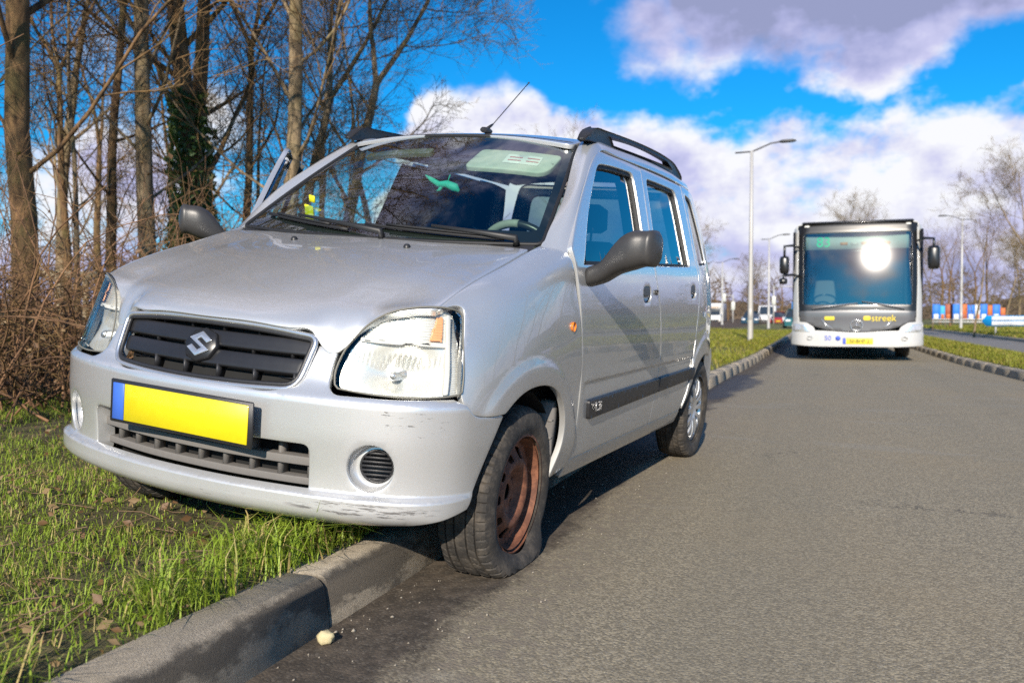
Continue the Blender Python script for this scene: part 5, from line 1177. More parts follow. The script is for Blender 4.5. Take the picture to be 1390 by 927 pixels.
plant('tall', 34, 10.6, 1.0, 20, 'thick dark straight trunk standing behind the bramble thicket, leafless', LW)
plant('slim', 203, 12.6, 1.0, 75, 'slim pale-barked leafless tree beside the ivy-clad trunks', LW)
plant('ivy', 238, 15.0, .95, 10, 'leafless tree with lower trunk wrapped in dark ivy behind the slim pale trunk', LW)
plant('ivy', 290, 13.2, 1.0, 150, 'forked leafless tree thick with ivy beside the open car door', LW)
plant('slim', 376, 12.2, 1.02, 200, 'pale straight leafless tree rising behind the open car door', LW)
plant('multi', 146, 16, 1.1, 40, 'slender many-stemmed leafless tree between the thick dark trunk and the slim pale one', LW)
plant('bushy', 455, 19, 1.0, 100, 'broad leafless tree with russet leaf tips overhanging the silver car roof', LW)
plant('bushy', 520, 27, .95, 250, 'spreading olive-twigged leafless tree at the end of the wood, behind the car roof', LW)
REST = 'leafless trees deeper in the wood'; RL = 'bare brown tree among the tangle deeper in the roadside wood'
KL_ = {'multi': 'many-stemmed bare tree among the tangle deeper in the roadside wood', 'tall': 'stout-trunked bare tree deeper in the roadside wood', 'slim': 'slim pale-trunked bare tree deeper in the roadside wood', 'far': 'forked bare tree at the back of the roadside wood', 'young': 'thin bare sapling growing just behind the bramble thicket'}
for kind, px, dist_, s, rot in (('multi', 95, 19, 1.0, 120), ('multi', 330, 18, 1.1, 300), ('slim', 425, 24, .85, 140), ('far', 140, 34, 1.0, 0), ('far', 230, 38, 1.1, 170), ('far', 400, 36, .95, 250), ('young', 110, 12.5, .8, 0), ('young', 330, 14.5, .8, 40), ('far', 470, 44, .9, 30), ('slim', -140, 12, 1.0, 30), ('tall', -240, 10.5, 1.0, 130)):
    plant(kind, px, dist_, s, rot, KL_[kind], REST + ', ' + kind)
for px_, dd__, s_, r__ in ((85, 23, 1.05, 30), (300, 22, 1.0, 280), (395, 20, .95, 75)): plant('bushy', px_, dd__, s_, r__, 'olive-twigged bare tree with russet tips deeper in the roadside wood', REST + ', olive')
# along the verge further on and behind the photographer (they show in the glass)
for (x, y, kind, s, rot) in ((-9.0, -2.5, 'tall', .95, 80), (-8.0, -8, 'ivy', .95, 260), (-11, 2, 'far', 1.05, 33)):
    src = PROTO[kind]; o = copy_tree(src); o.location = (x, y, float(verge_z(np.array(x), np.array(y)))); o.scale = (s,) * 3; o.rotation_euler = (0, 0, R(rot)); tag(o, RL, 'tree', REST)
RS = 'bare trees on the bank across the far carriageway'
for x, y, kind, s_, r__ in ((13, 9, 'bushy', .9, 0), (11.5, 15, 'far', .8, 90), (14, 20, 'bushy', 1.0, 200), (12, 26, 'far', .85, 20), (16, 14, 'far', 1.0, 130), (17, 27, 'bushy', 1.0, 310), (13, 3, 'far', .85, 60), (18, 34, 'far', 1.0, 170)):
    o = copy_tree(PROTO[kind]); o.location = (x, y, float(gz(y)) + .2); o.scale = (s_,) * 3; o.rotation_euler = (0, 0, R(r__)); tag(o, 'bare tree on the bank across the far carriageway', 'tree', RS)
FARG = 'bare trees along the far ends of the road'
for kind, px, dist_, s, rot, lab in (('far', 765, 62, 1.13, 10, 'bare treetop showing above the silver car roof'), ('bushy', 905, 70, .75, 60, 'low bare tree beyond the far verge, behind the rear of the car'), ('bushy', 1165, 66, .80, 140, 'bare tree whose top shows above the bus roof'),
                                     ('young', 1322, 44, .85, 10, 'slim upright bare tree standing in front of the painted hoarding'), ('bushy', 1412, 42, .66, 200, 'wide pale-twigged tree leaning over the blue and white direction sign'), ('far', 1290, 74, .62, 300, 'rounded bare tree behind the hoarding beside the bus')):
    plant(kind, px, dist_, s, rot, lab, FARG)
for k in range(46):
    px = 700 + 800 * ((k * .618) % 1.0); dd_ = 95 + 60 * ((k * .377) % 1.0); s = .62 + .3 * ((k * .271) % 1.0)
    if 930 < px < 1100: s *= .85
    plant('far' if k % 3 else 'bushy', px, dd_, s, k * 47, 'bare brown tree in the tree line on the horizon', 'tree line on the horizon')

# ---- bramble thicket on the edge of the wood
BRAM = bark_material('bramble_stem', (.080, .042, .022), (.30, .165, .085), .1, 6)
def bramble(seed, n=46, H=1.5, W_=1.0):
    r_ = np.random.default_rng(seed); A = []; B = []
    for k in range(n):
        p = np.array([r_.normal(0, W_ * .45), r_.normal(0, W_ * .45), -.03]); d = np.array([r_.normal(0, .35), r_.normal(0, .35), 1.]); h = H * (.45 + .8 * r_.random()); P = [p]; dr = -.02 - .16 * r_.random()
        for s in range(9):
            d = d + r_.normal(0, .14, 3) + [0, 0, dr]; d /= np.linalg.norm(d); P.append(P[-1] + d * h / 7)
        P = np.array(P); P[:, 2] = np.maximum(P[:, 2], -.03); A.append((P, np.linspace(.0075, .003, 10) * (.6 + .8 * r_.random())))
        for e in range(int(5 + 5 * r_.random())):
            i = 2 + int(r_.random() * 7); d2 = r_.normal(size=3) + [0, 0, .35]; d2 /= np.linalg.norm(d2); l = h * (.12 + .22 * r_.random()); Q = [P[i]]
            for s in range(3): d2 = d2 + r_.normal(0, .18, 3); d2 /= np.linalg.norm(d2); Q.append(Q[-1] + d2 * l / 3)
            B.append((np.array(Q), np.array([.003, .0026, .002, .0014])))
    root = empty('bramble_bush'); V, F = tubes(A, 5); mesh('canes', V, F, BRAM, root)['kind'] = 'stuff'; V, F = tubes(B, 3); mesh('twigs', V, F, TWIG, root)['kind'] = 'stuff'
    nl_ = 160; pts = np.array([b[0][-1] for b in B]); k = r_.choice(len(pts), nl_); V, F = leaf_cards(pts[k], .012 + .018 * r_.random(nl_), 1.0); mesh('withered_leaves', V, F, DEADL, root)
    return root
BR = [bramble(3), bramble(5, 52, 1.9), bramble(9, 40, 1.2, 1.2)]; bu = set(); r_ = random.Random(4)
spots = []
for row, (x0, dy) in enumerate(((-5.3, .95), (-6.3, 1.0), (-7.4, 1.1))):
    for k in range(14 if row < 2 else 11): spots.append((x0 + r_.uniform(-.3, .3) - .02 * k, 1.4 + row * .5 + k * dy + r_.uniform(-.3, .3)))
for i, (x, y) in enumerate(spots):
    k = i % 3; o = BR[k] if k not in bu else copy_tree(BR[k]); bu.add(k); s = r_.uniform(.8, 1.25)
    o.location = (x, y, float(verge_z(np.array(x), np.array(y)))); o.rotation_euler = (0, 0, r_.random() * 6.28); o.scale = (s, s, s * r_.uniform(.75, 1.1)); tag(o, 'tangled leafless brown bramble bush at the edge of the wood', 'bush', 'bramble thicket along the verge')
# ================================================================ bus
BWHITE = simple('bus_white_paint', (.50, .50, .49), .35, 0, coat=.7, var=.05)
BGREY = simple('bus_grey_paint', (.10, .10, .105), .35, .3, coat=.6, var=.08)
BBLACK = simple('bus_black_trim', (.012, .012, .013), .3, coat=.3)
BYEL = simple('bus_yellow', (.80, .62, .02), .5)
BBLUE = simple('bus_blue', (.05, .10, .55), .5)
BGLASS = glassmat('bus_glass', (.68, .82, .78), 1.52, .065, 4.2)
bus = empty('city_bus', (.735, 19.3, float(gz(20.5)))); tag(bus, 'white and grey city bus with a tall windscreen coming down the road', 'bus')
HWB = 1.275
def bx(z):      # how far the front leans back with height
    return .02 * smst(.3, .9, z) + .08 * np.clip(z - .95, 0, 3) + .045 * np.clip(z - .95, 0, 3)**2
def SBF(x, z):  # bus front surface, gently curved in plan
    x = np.asarray(x, float); z = np.asarray(z, float)
    return np.stack([x, bx(z) + x**2 / 20 + .22 * np.clip((np.abs(x) - 1.0) / .275, 0, 1.05)**2.4, z], 1)
def bp(name, P, r_, mat, parent, off=0.0, h=.06, d=.03, holes=(), hem=True): return panel(name, rounded(P, r_, .03), SBF, mat, parent, holes=[rounded(*q, .03) for q in holes], h=h, out=(0, -1, 0), off=off, d=d, r=.008, hem=hem)
wsP = ([(-1.07, 1.17), (1.07, 1.17), (1.075, 2.72), (-1.075, 2.72)], [.05, .05, .08, .08])
front = bp('front_mask', [(-1.25, .92), (1.25, .92), (1.25, 2.90), (-1.25, 2.90)], [.05, .05, .12, .12], BBLACK, bus, 0, .07, .05, [wsP])
bp('windscreen', [(-1.09, 1.15), (1.09, 1.15), (1.09, 2.745), (-1.09, 2.745)], .06, BGLASS, bus, -.012, .08, hem=False)
for s in (-1, 1):
    bp('front_pillar', [(s * 1.15, .80), (s * 1.257, .80), (s * 1.257, 2.82), (s * 1.225, 2.86), (s * 1.18, 2.80), (s * 1.175, 1.6)], .03, BWHITE, bus, .012, .05)
    bp('headlamp_surround', [(s * .80, .56), (s * 1.26, .58), (s * 1.262, .82), (s * 1.0, .80), (s * .84, .70)], .05, BWHITE, bus, .03, .05)
    hlp = bp('headlamp', [(s * .90, .60), (s * 1.21, .62), (s * 1.22, .77), (s * 1.02, .755)], .045, simple('bus_lamp', (.75, .76, .78), .15, .6, coat=1), bus, .045, .04)
    fo = MB(); fo.lathe([(.001, .02), (.045, .018), (.05, 0), (.05, -.04)], 20, 'y'); P = SBF([s * .92], [.475])[0]; fo.build('fog_lamp', BBLACK, bus, True, xf=lambda V: V * [1.1, 1, .7] + P + [0, -.035, 0])
    tr = MB(); pts = SBF(np.array([.70, .60, .45]) * s, np.array([.88, .76, .66])); tr.tube(pts + [0, -.02, 0], .018, 6); tr.build('trim_strip', CHROME, bus, True)
gp = panel('grey_panel', outline([[(-1.12, 1.04), (0, 1.06), (1.12, 1.04)], [(1.12, 1.02), (1.10, .84)], [(1.09, .84), (.80, .72), (.45, .635), (0, .61), (-.45, .635), (-.80, .72), (-1.09, .84)], [(-1.10, .85), (-1.12, 1.02)]], .04), SBF, BGREY, bus, h=.06, out=(0, -1, 0), off=.022, d=.03)
bp('wiper_band', [(-1.1, 1.02), (1.1, 1.02), (1.1, 1.17), (-1.1, 1.17)], .02, BBLACK, bus, .012, .07)
bmp = panel('bumper', outline([[(-1.262, .34), (-1.0, .315), (0, .305), (1.0, .315), (1.262, .34)], [(1.265, .36), (1.266, .60)], [(1.26, .60), (.84, .63), (.45, .615), (0, .59), (-.45, .615), (-.84, .63), (-1.26, .60)], [(-1.266, .60), (-1.265, .36)]], .05), SBF, BWHITE, bus, h=.06, out=(0, -1, 0), off=.04, d=.12)
def flat_on(name, x0, x1, z0, z1, mat, parent, off, r_=.01): return bp(name, [(x0, z0), (x1, z0), (x1, z1), (x0, z1)], r_, mat, parent, off, .05, .005)
flat_on('number_plate', -.20, .31, .365, .475, simple('yellow_plate', (.72, .60, .012), .4), bmp, .055)
flat_on('plate_band', -.255, -.205, .365, .475, BBLUE, bmp, .055)
def btext(name, body, size, x, z, mat, parent, off, sx=1.0):
    P = SBF([x], [z])[0]; M = Matrix.Translation(Vector((P[0], P[1] - off, P[2]))) @ Matrix.Rotation(R(90), 4, 'X') @ Matrix.Diagonal((sx, 1, 1, 1)); return text_mesh(name, body, size, mat, parent, M, .002)
btext('plate_lettering', '50-BHP-2', .105, .055, .42, simple('plate_black', (.03, .03, .02), .6), bmp, .066, .95)
flat_on('yellow_badge', -.62, -.44, .865, .925, BYEL, gp, .03)
btext('operator_lettering', 'streek', .185, .52, .895, BYEL, gp, .036); flat_on('operator_mark', .14, .26, .86, .935, BYEL, gp, .03, .02)
btext('logo_lettering', '50', .14, -.56, .475, BBLUE, bmp, .055)
for x in (-.36,):
    c = MB(); c.lathe([(.0, 0), (.05, 0), (.05, .006), (.0, .006)], 24, 'y'); P = SBF([x], [.475])[0]; c.build('logo_disc', BBLUE, bmp, True, xf=lambda V: V + P + [0, -.048, 0])
# star badge
st = MB(); P = SBF([.0], [.745])[0]; a = np.linspace(0, 2 * np.pi, 33); st.tube(np.stack([.115 * np.cos(a), 0 * a, .115 * np.sin(a)], 1), .010, 8, False)
stb = st.build('badge_ring', CHROME, gp, True, xf=lambda V: V + P + [0, -.05, 0])
s3 = MB()
pts = []
for k in range(6): an = R(90 + 60 * k); rr = .11 if k % 2 == 0 else .022; pts.append((rr * math.cos(an), rr * math.sin(an)))
s3.prism(pts, 'y', -.012, .004); s3.build('badge_star', CHROME, stb, xf=lambda V: V + P + [0, -.045, 0])
# wipers, display, mirrors
for x0, z0, x1, z1 in ((-.88, 1.10, .02, 1.20), (.92, 1.10, .10, 1.235)):
    wv = MB(); A = SBF([x0], [z0])[0]; B = SBF([x1], [z1])[0]; wv.tube([A + [0, -.05, 0], A * .7 + B * .3 + [0, -.07, .012], B + [0, -.04, .01]], [.022, .015, .009], 8); wv.build('wiper', simple('wiper_grey', (.35, .35, .36), .4, .5), bus, True)
dsp = MB(); dsp.box((0, .50, 2.52), (2.04, .04, .30)); dso_ = dsp.build('destination_display', simple('display_panel', (.50, .55, .52), .5), bus)
dm = simple('display_green', (.02, .75, .32), .5); dm2 = simple('display_amber', (.65, .30, .12), .5)
M = Matrix.Translation((-.66, .474, 2.52)) @ Matrix.Rotation(R(90), 4, 'X'); text_mesh('route_number', '83', .30, dm, dso_, M, .003)
for k in range(5):
    b_ = MB(); b_.box((-.25 + .21 * k, .476, 2.49), (.15, .004, .06)); b_.build('display_text_block', dm2 if k % 2 == 0 else simple('display_pale', (.6, .6, .56), .5), dso_)
hd = MB(); hd.box((0, .56, 2.33), (2.1, .10, .06)); hd.build('display_lower_rail', BBLACK, bus)
def bmirror(x, z, w_, h_, arm_z, s):
    m_ = MB(); V, F = loft([((x, -.16, z), (w_ / 2, 0, 0), (0, 0, h_ / 2)), ((x, -.20, z), (w_ / 2, 0, 0), (0, 0, h_ / 2)), ((x, -.27, z), (w_ * .42, 0, 0), (0, 0, h_ * .44)), ((x, -.29, z), (w_ * .3, 0, 0), (0, 0, h_ * .36))], 20, 4.5); m_.add(V, F)
    o = m_.build('mirror', BBLACK, bus, True); ar = MB(); ar.tube([(s * 1.18, .25, arm_z), (s * 1.26, -.05, arm_z + .02), (x, -.17, arm_z), (x, -.19, z + h_ * .3)], .028, 8); ar.build('mirror_arm', BBLACK, o, True)
bmirror(-1.44, 2.02, .20, .38, 2.42, -1); bmirror(-1.46, 1.68, .17, .13, 1.80, -1); bmirror(1.42, 2.12, .23, .48, 2.50, 1)
# body sides, roof, floor, wheels
Lb = 12.0
for s in (-1, 1):
    def SS(y, z, s=s): return np.stack([s * (HWB - .06 * smst(2.3, 2.95, z) * 1.0), y, z], 1) if False else np.stack([s * (HWB - .05 * smst(2.2, 2.9, z)), np.asarray(y, float), np.asarray(z, float)], 1)
    wins = [rounded([(y0, 1.10), (y0 + 1.32, 1.10), (y0 + 1.32, 2.35), (y0, 2.35)], .06, .06) for y0 in (.75, 2.25, 3.75, 5.25, 6.75, 8.25, 9.75)]
    arches = [np.array([(yc + .52 * math.cos(a), .48 + .52 * math.sin(a)) for a in np.arange(24) * 2 * np.pi / 24]) for yc in (2.75, 8.6)]
    sp_ = panel('side_wall', rounded([(.42, .33), (Lb, .33), (Lb, 2.85), (.62, 2.85)], .08, .08), SS, BWHITE, bus, holes=wins + arches, h=.25, out=(s, 0, 0), d=.05, r=.01)
    for wv in wins: panel('side_window', inset(wv, -.01), SS, BGLASS, sp_, h=.5, out=(s, 0, 0), off=-.02, hem=False)
    fs = MB(); fs.box((s * (HWB - .02), .42, 1.60), (.05, .20, 2.30)); fs.build('corner_trim', BBLACK, bus)
    for yc in (2.75, 8.6):
        wt = MB(); wt.lathe([(.26, .14), (.46, .14), (.485, .10), (.485, -.12), (.46, -.14), (.26, -.14)], 40, 'x'); wo = wt.build('wheel', TYRE, bus, True, xf=lambda V: V + [s * 1.10, yc, .485]); sharpen(wo, 40)
        wr = MB(); wr.lathe([(.001, .05 * s), (.12, .06 * s), (.15, .0), (.25, .02 * s), (.27, .12 * s)], 32, 'x'); wr.build('wheel_rim', simple('bus_rim', (.35, .35, .36), .45, .6), wo, True, xf=lambda V: V + [s * 1.10, yc, .485])
rf = MB(); rf.prism([(-1.225, 2.84), (-1.18, 2.92), (-1.05, 2.955), (1.05, 2.955), (1.18, 2.92), (1.225, 2.84)], 'y', .50, Lb); sharpen(rf.build('roof', BWHITE, bus), 50)
rc = MB(); rc.box((0, .50, 2.93), (2.2, .35, .06), bev=.02); rc.build('roof_fairing', BBLACK, bus)
for s in (-1, 1): ml = MB(); ml.box((s * 1.0, .385, 2.87), (.10, .03, .035), bev=.008); ml.build('marker_lamp', simple('marker_lamp', (.85, .85, .82), .3), bus)
ch = MB(); ch.box((0, 6.4, .42), (2.3, 11.0, .16)); ch.build('chassis', VOID, bus); 
bw = MB(); bw.box((0, Lb - .03, 1.6), (2.4, .06, 2.5)); bw.build('back_wall', BGREY, bus)
bh = MB(); bh.box((0, 4.4, 1.55), (2.3, .05, 2.0)); bh.build('saloon_bulkhead', simple('bus_dark_interior', (.42, .48, .46), .8), bus)
bd = MB(); bd.prism([(.30, .95), (.28, 1.14), (.62, 1.20), (.95, 1.10), (.95, .95)], 'x', -1.10, 1.10); bd.build('dash', simple('bus_dash', (.12, .13, .125), .7), bus)
dsw = MB(); a = np.linspace(0, 2 * np.pi, 33); dsw.tube(np.stack([-.62 + .23 * np.cos(a), 1.02 + .19 * np.sin(a), 1.30 + .12 * np.sin(a)], 1), .018, 8, False); dsw.build('steering_wheel', BBLACK, bus, True)
dst = MB(); V, F = loft([((.62 * -1, 1.55, .9), (.24, 0, 0), (0, .10, 0)), ((-.62, 1.62, 1.3), (.25, 0, 0), (0, .08, 0)), ((-.62, 1.70, 1.72), (.20, 0, 0), (0, .06, 0)), ((-.62, 1.71, 1.95), (.12, 0, 0), (0, .05, 0))], 20, 3); dst.add(V, F); dst.build('driver_seat', SEATM, bus, True)

# ================================================================ street lamps
POLE = simple('lamp_post_grey', (.46, .45, .43), .55, .2, var=.08)
LHEAD = simple('lamp_head_dark', (.09, .09, .095), .5)
def street_lamp(x, y, h, arm, label, hide=False, back=True):
    z0 = (float(verge_z(np.array(x), np.array(y))) if x < 0 else float(gz(y)) + .1); o = empty('street_lamp', (x, y, z0)); tag(o, label, 'lamp post', 'street lamps along the carriageways')
    p = MB(); p.tube([(0, 0, -.3), (0, 0, .0), (0, 0, 1.0), (0, 0, h * .5), (0, 0, h)], [.095, .095, .09, .07, .052], 14); p.build('post', POLE, o, True)
    a = MB(); s = 1 if arm > 0 else -1; a.tube([(-s * .55, 0, h - .03), (0, 0, h - .02), (s * .12, 0, h + .02), (arm * .5, 0, h + .22), (arm * .8, 0, h + .26)], .028, 8); a.build('arm', LHEAD, o, True)
    hd_ = MB(); V, F = loft([((arm * .72, 0, h + .255), (0, .06, 0), (0, 0, .03)), ((arm * .80, 0, h + .26), (0, .12, 0), (0, 0, .05)), ((arm * 1.05, 0, h + .265), (0, .13, 0), (0, 0, .05)), ((arm * 1.15, 0, h + .26), (0, .07, 0), (0, 0, .025))], 16, 3); hd_.add(V, F); hd_.build('lamp_head', LHEAD, o, True)
    bs_ = MB(); bs_.box((0, -.088, .9), (.10, .03, .38), bev=.008); bs_.build('service_door', POLE, o)
street_lamp(-2.22, 30.5, 6.45, 1.25, 'tall grey lamp post standing on the grass verge beside the bus')
street_lamp(-3.3, 62, 6.2, 1.2, 'grey lamp post down the verge, just behind the tall one by the bus')
street_lamp(-7.9, 76, 5.4, 1.2, 'grey lamp post near the white camper van')
street_lamp(8.35, 60, 6.9, -1.2, 'grey lamp post on the far verge in front of the hoarding')

# ================================================================ traffic at the junction
def far_car(x, y, rz, paint, label, kind='car', s=1.0, rear=False):
    o = empty('queueing_car', (x, y, float(gz(y)) + .0), rz); tag(o, label, 'car', 'traffic at the junction')
    prof = [(-2.1, .28), (-2.12, .62), (-2.0, .82), (-1.1, .92), (1.75, .95), (2.05, .86), (2.1, .5), (2.05, .28)]
    V = []; n = len(prof)
    for xx_, q in ((-.86, 1), (-.80, 1.0), (.80, 1.0), (.86, 1)):
        for yy_, zz_ in prof: V.append((xx_, yy_ * (.985 if abs(xx_) > .82 else 1), zz_ if abs(xx_) < .82 else .28 + (zz_ - .28) * .97))
    F = [(i * n + j, i * n + (j + 1) % n, (i + 1) * n + (j + 1) % n, (i + 1) * n + j) for i in range(3) for j in range(n)] + [tuple(range(n))[::-1], tuple(range(3 * n, 4 * n))]
    b = mesh('body', V, F, paint, o); sharpen(b, 30)
    g = [(-1.05, .92), (-.45, 1.40), (.2, 1.47), (1.1, 1.44), (1.75, .95)]; n = len(g)
    V = [(s_ * (.76 - .17 * (zz_ > 1.2)), yy_, zz_) for s_ in (-1, 1) for yy_, zz_ in g]; F = [(j, j + 1, n + j + 1, n + j) for j in range(n - 1)] + [tuple(range(n)), tuple(range(n, 2 * n))[::-1]]
    mesh('cabin_glass', V, F, simple('far_car_glass', (.03, .04, .05), .12, coat=1), o)
    rfm = MB(); rfm.box((0, .35, 1.475), (1.16, 1.5, .05), bev=.02); rfm.build('roof', paint, o)
    for sx in (-1, 1):
        for yy_ in (-1.3, 1.25): wl = MB(); wl.lathe([(.001, .10), (.2, .10), (.31, .09), (.31, -.09), (.001, -.09)], 20, 'x'); wl.build('wheel', TYRE, o, True, xf=lambda V: V + [sx * .78, yy_, .31])
        l_ = MB(); l_.box((sx * .62, -2.10, .66), (.34, .06, .14), bev=.02); l_.build('headlight', simple('far_headlamp', (.8, .8, .78), .2, coat=1), o)
        l_ = MB(); l_.box((sx * .66, 2.09, .72), (.28, .06, .16), bev=.02); l_.build('tail_light', REDL, o)
    pl_ = MB(); pl_.box((0, -2.125, .45), (.5, .02, .11)); pl_.build('number_plate', simple('yellow_plate', (.72, .60, .012), .4), o); return o
BLUEC = simple('dark_blue_car_paint', (.02, .07, .12), .3, .2, coat=1); REDC = simple('red_car_paint', (.30, .03, .03), .3, coat=1); DARKC = simple('black_car_paint', (.02, .022, .025), .3, coat=1); WHC = simple('white_van_paint', (.72, .72, .70), .35, coat=.6); TEAL = simple('teal_car_paint', (.02, .12, .14), .3, coat=1)
far_car(-1.6, 66, R(4), TEAL, 'dark teal car coming up the lane past the verge, beside the bus'); far_car(-6.6, 92, 0, BLUEC, 'dark blue car beside the white van at the junction'); far_car(-4.2, 100, 0, REDC, 'red car at the junction')
far_car(-.4, 88, 0, DARKC, 'black car following behind the bus'); far_car(-16.2, 108, 0, DARKC, 'black car to the left of the white camper van'); far_car(-12.6, 118, 0, DARKC, 'black car between the camper van and the white van')
def box_van(x, y, w_, l, h, label, name, camper):
    o = empty(name, (x, y, float(gz(y)))); tag(o, label, 'van', 'traffic at the junction'); hw = w_ / 2
    b = MB(); b.prism([(.9, .35), (.9, h * .72), (.45, h * .93), (.9, h), (l, h), (l, .35)] if camper else [(.0, .35), (.0, .95), (.75, 1.15), (1.35, h), (l, h), (l, .35)], 'x', -hw, hw); bo = b.build('body', WHC, o); bo.modifiers.new('bevel', 'BEVEL').width = .08
    c_ = MB(); c_.prism([(-.1, .35), (-.15, .85), (.05, 1.1), (.85, 1.25), (.95, 1.9), (1.0, .35)], 'x', -hw * .93, hw * .93) if camper else c_.box((0, .0, .55), (w_ * .98, .2, .4), bev=.05); co_ = c_.build('cab', WHC, o); co_.modifiers.new('bevel', 'BEVEL').width = .05
    g_ = MB()
    if camper: g_.add([(-hw * .85, .10, 1.17), (hw * .85, .10, 1.17), (hw * .80, .86, 1.88), (-hw * .80, .86, 1.88)], [(0, 1, 2, 3)])
    else: g_.add([(-hw * .88, .70, 1.20), (hw * .88, .70, 1.20), (hw * .80, 1.22, h * .93), (-hw * .80, 1.22, h * .93)], [(0, 1, 2, 3)])
    g_.build('windscreen', simple('far_car_glass', (.03, .04, .05), .12, coat=1), o, xf=lambda V: V + [0, -.05, .04])
    if camper: st_ = MB(); st_.box((0, .44, h * .80), (w_ * .62, .03, .10), rot=np.array(Matrix.Rotation(R(-20), 3, 'X'))); st_.build('stripe', simple('camper_stripe', (.5, .30, .16), .5), o)
    for s in (-1, 1):
        hl_ = MB(); hl_.box((s * hw * .72, -.14 if camper else -.10, .78), (.3, .06, .18), bev=.03); hl_.build('headlight', simple('far_headlamp', (.8, .8, .78), .2, coat=1), o)
        for yy_ in (.5, l - .9): wl = MB(); wl.lathe([(.001, .10), (.2, .10), (.34, .09), (.34, -.09), (.001, -.09)], 20, 'x'); wl.build('wheel', TYRE, o, True, xf=lambda V: V + [s * (hw - .12), yy_, .34])
    gb = MB(); gb.box((0, -.17 if camper else -.12, .5), (w_ * .7, .04, .14)); gb.build('grille', BBLACK, o)
box_van(-12.0, 104, 2.25, 6, 2.55, 'white camper van with an overcab facing the verge', 'camper_van', True)
box_van(-6.0, 108, 2.0, 5, 2.3, 'white delivery van behind the lamp posts at the junction', 'delivery_van', False)
# traffic signals on arms over the junction
def signal(x, y, h, arm, label, ring=False):
    o = empty('traffic_signal', (x, y, float(gz(y)) + .05)); tag(o, label, 'traffic signal', 'traffic signals at the junction')
    p = MB(); p.tube([(0, 0, -.2), (0, 0, h)], [.08, .07], 12); p.build('post', POLE, o, True)
    a = MB(); a.tube([(0, 0, h - .15), (arm, 0, h - .1)], .05, 8); a.build('arm', POLE, o, True)
    for px_, pz in ((arm, h - .35), (0.02, h * .62)):
        hh = MB(); hh.box((px_, -.12, pz), (.42, .06, .95), bev=.06); ho = hh.build('signal_head', simple('signal_board', (.55, .56, .52) if ring else (.05, .06, .05), .5), o)
        for k, c_ in enumerate(((.35, .02, .02), (.35, .20, .02), (.02, .35, .15))): l_ = MB(); l_.lathe([(.001, .03), (.085, .02), (.09, 0)], 16, 'y'); l_.build('signal_lens', simple('lens_%d' % k, c_, .3), ho, True, xf=lambda V: V * [1, 1, 1] + [px_, -.16, pz + .28 - .28 * k])
signal(-16.6, 98, 4.1, 2.6, 'signal mast with an arm reaching over the camper van', True); signal(-4.6, 96, 4.2, 2.6, 'signal mast with an arm to the right of the lamp posts'); signal(-9.2, 100, 3.4, -1.0, 'short signal mast between the camper van and the white van', True)
sg_ = empty('blue_traffic_sign', (-1.9, 84, float(gz(84)) + .05)); tag(sg_, 'square blue traffic sign on a grey post beyond the bus mirror', 'sign')
b_ = MB(); b_.tube([(0, 0, -.2), (0, 0, 2.0)], .04, 8); b_.build('post', POLE, sg_, True); b_ = MB(); b_.box((0, -.06, 1.75), (1.0, .03, 1.0), bev=.01); b_.build('sign_face', simple('sign_blue', (.01, .22, .62), .4), sg_); b_ = MB(); b_.box((.02, -.08, 1.6), (.34, .01, .6)); b_.build('sign_symbol', simple('sign_white', (.75, .75, .75), .5), sg_)
# direction sign on the far verge
ds_ = empty('direction_sign', (7.75, 42, float(gz(42)) + .12)); tag(ds_, 'low blue and white direction arrow sign on two posts on the far verge', 'sign')
SBL = simple('direction_sign_blue', (.01, .30, .68), .4); SWH = simple('sign_white', (.75, .75, .75), .5)
b_ = MB(); b_.prism([(-1.1, .62), (-.92, .40), (2.0, .40), (2.0, .86), (-.92, .86)], 'y', -.02, .02); b_.build('sign_board', SBL, ds_)
for k, z_ in enumerate((.74, .53)):
    b_ = MB(); b_.box((.10, -.026, z_), (1.62, .008, .165), bev=.003); pn = b_.build('white_panel', SWH, ds_)
    b_ = MB(); b_.lathe([(.001, .006), (.055, .005), (.06, 0)], 16, 'y'); b_.build('marker_disc', SWH, ds_, True, xf=lambda V: V + [1.15, -.03, z_])
for x_ in (-.55, .95):
    b_ = MB(); b_.tube([(x_, .05, -.3), (x_, .05, .80)], .035, 8); b_.build('post', POLE, ds_, True)
# painted hoarding behind the far verge
ho_ = empty('painted_hoarding', (6.95, 62, float(gz(62)) + .15)); tag(ho_, 'row of blue, orange and white painted hoarding boards below the trees', 'hoarding')
cols = {'b': (.01, .16, .62), 'o': (.48, .12, .02), 'w': (.62, .62, .60), 'r': (.30, .07, .03), 'c': (.03, .35, .72)}
xx_ = 0.0
for k, (w_, c_, dn) in enumerate(((.45, 'b', 0), (.30, 'c', .1), (.42, 'r', 0), (.46, 'b', .0), (.40, 'o', 0), (.44, 'b', .05), (.30, 'w', .02), (.42, 'b', 0), (.28, 'o', .08), (.44, 'b', .04), (.30, 'o', .25))):
    b_ = MB(); b_.box((xx_ + w_ / 2, 0, 1.12 - dn / 2), (w_ - .015, .05, .95 - dn), bev=.008); bo = b_.build('board', simple('hoarding_%s' % c_, cols[c_], .6), ho_)
    b_ = MB(); b_.box((xx_ + w_ * .5, -.035, .80), (w_ * .62, .012, .30), bev=.003); b_.build('painted_patch', simple('hoarding_%s' % ('w' if c_ == 'b' else 'o' if c_ != 'o' else 'r'), cols['w' if c_ == 'b' else 'o' if c_ != 'o' else 'r'], .6), bo)
    if k % 2 == 0: b_ = MB(); b_.tube([(xx_ + .03, .06, -.3), (xx_ + .03, .06, 1.5)], .035, 6); b_.build('post', simple('hoarding_post', (.20, .15, .10), .8), ho_)
    xx_ += w_
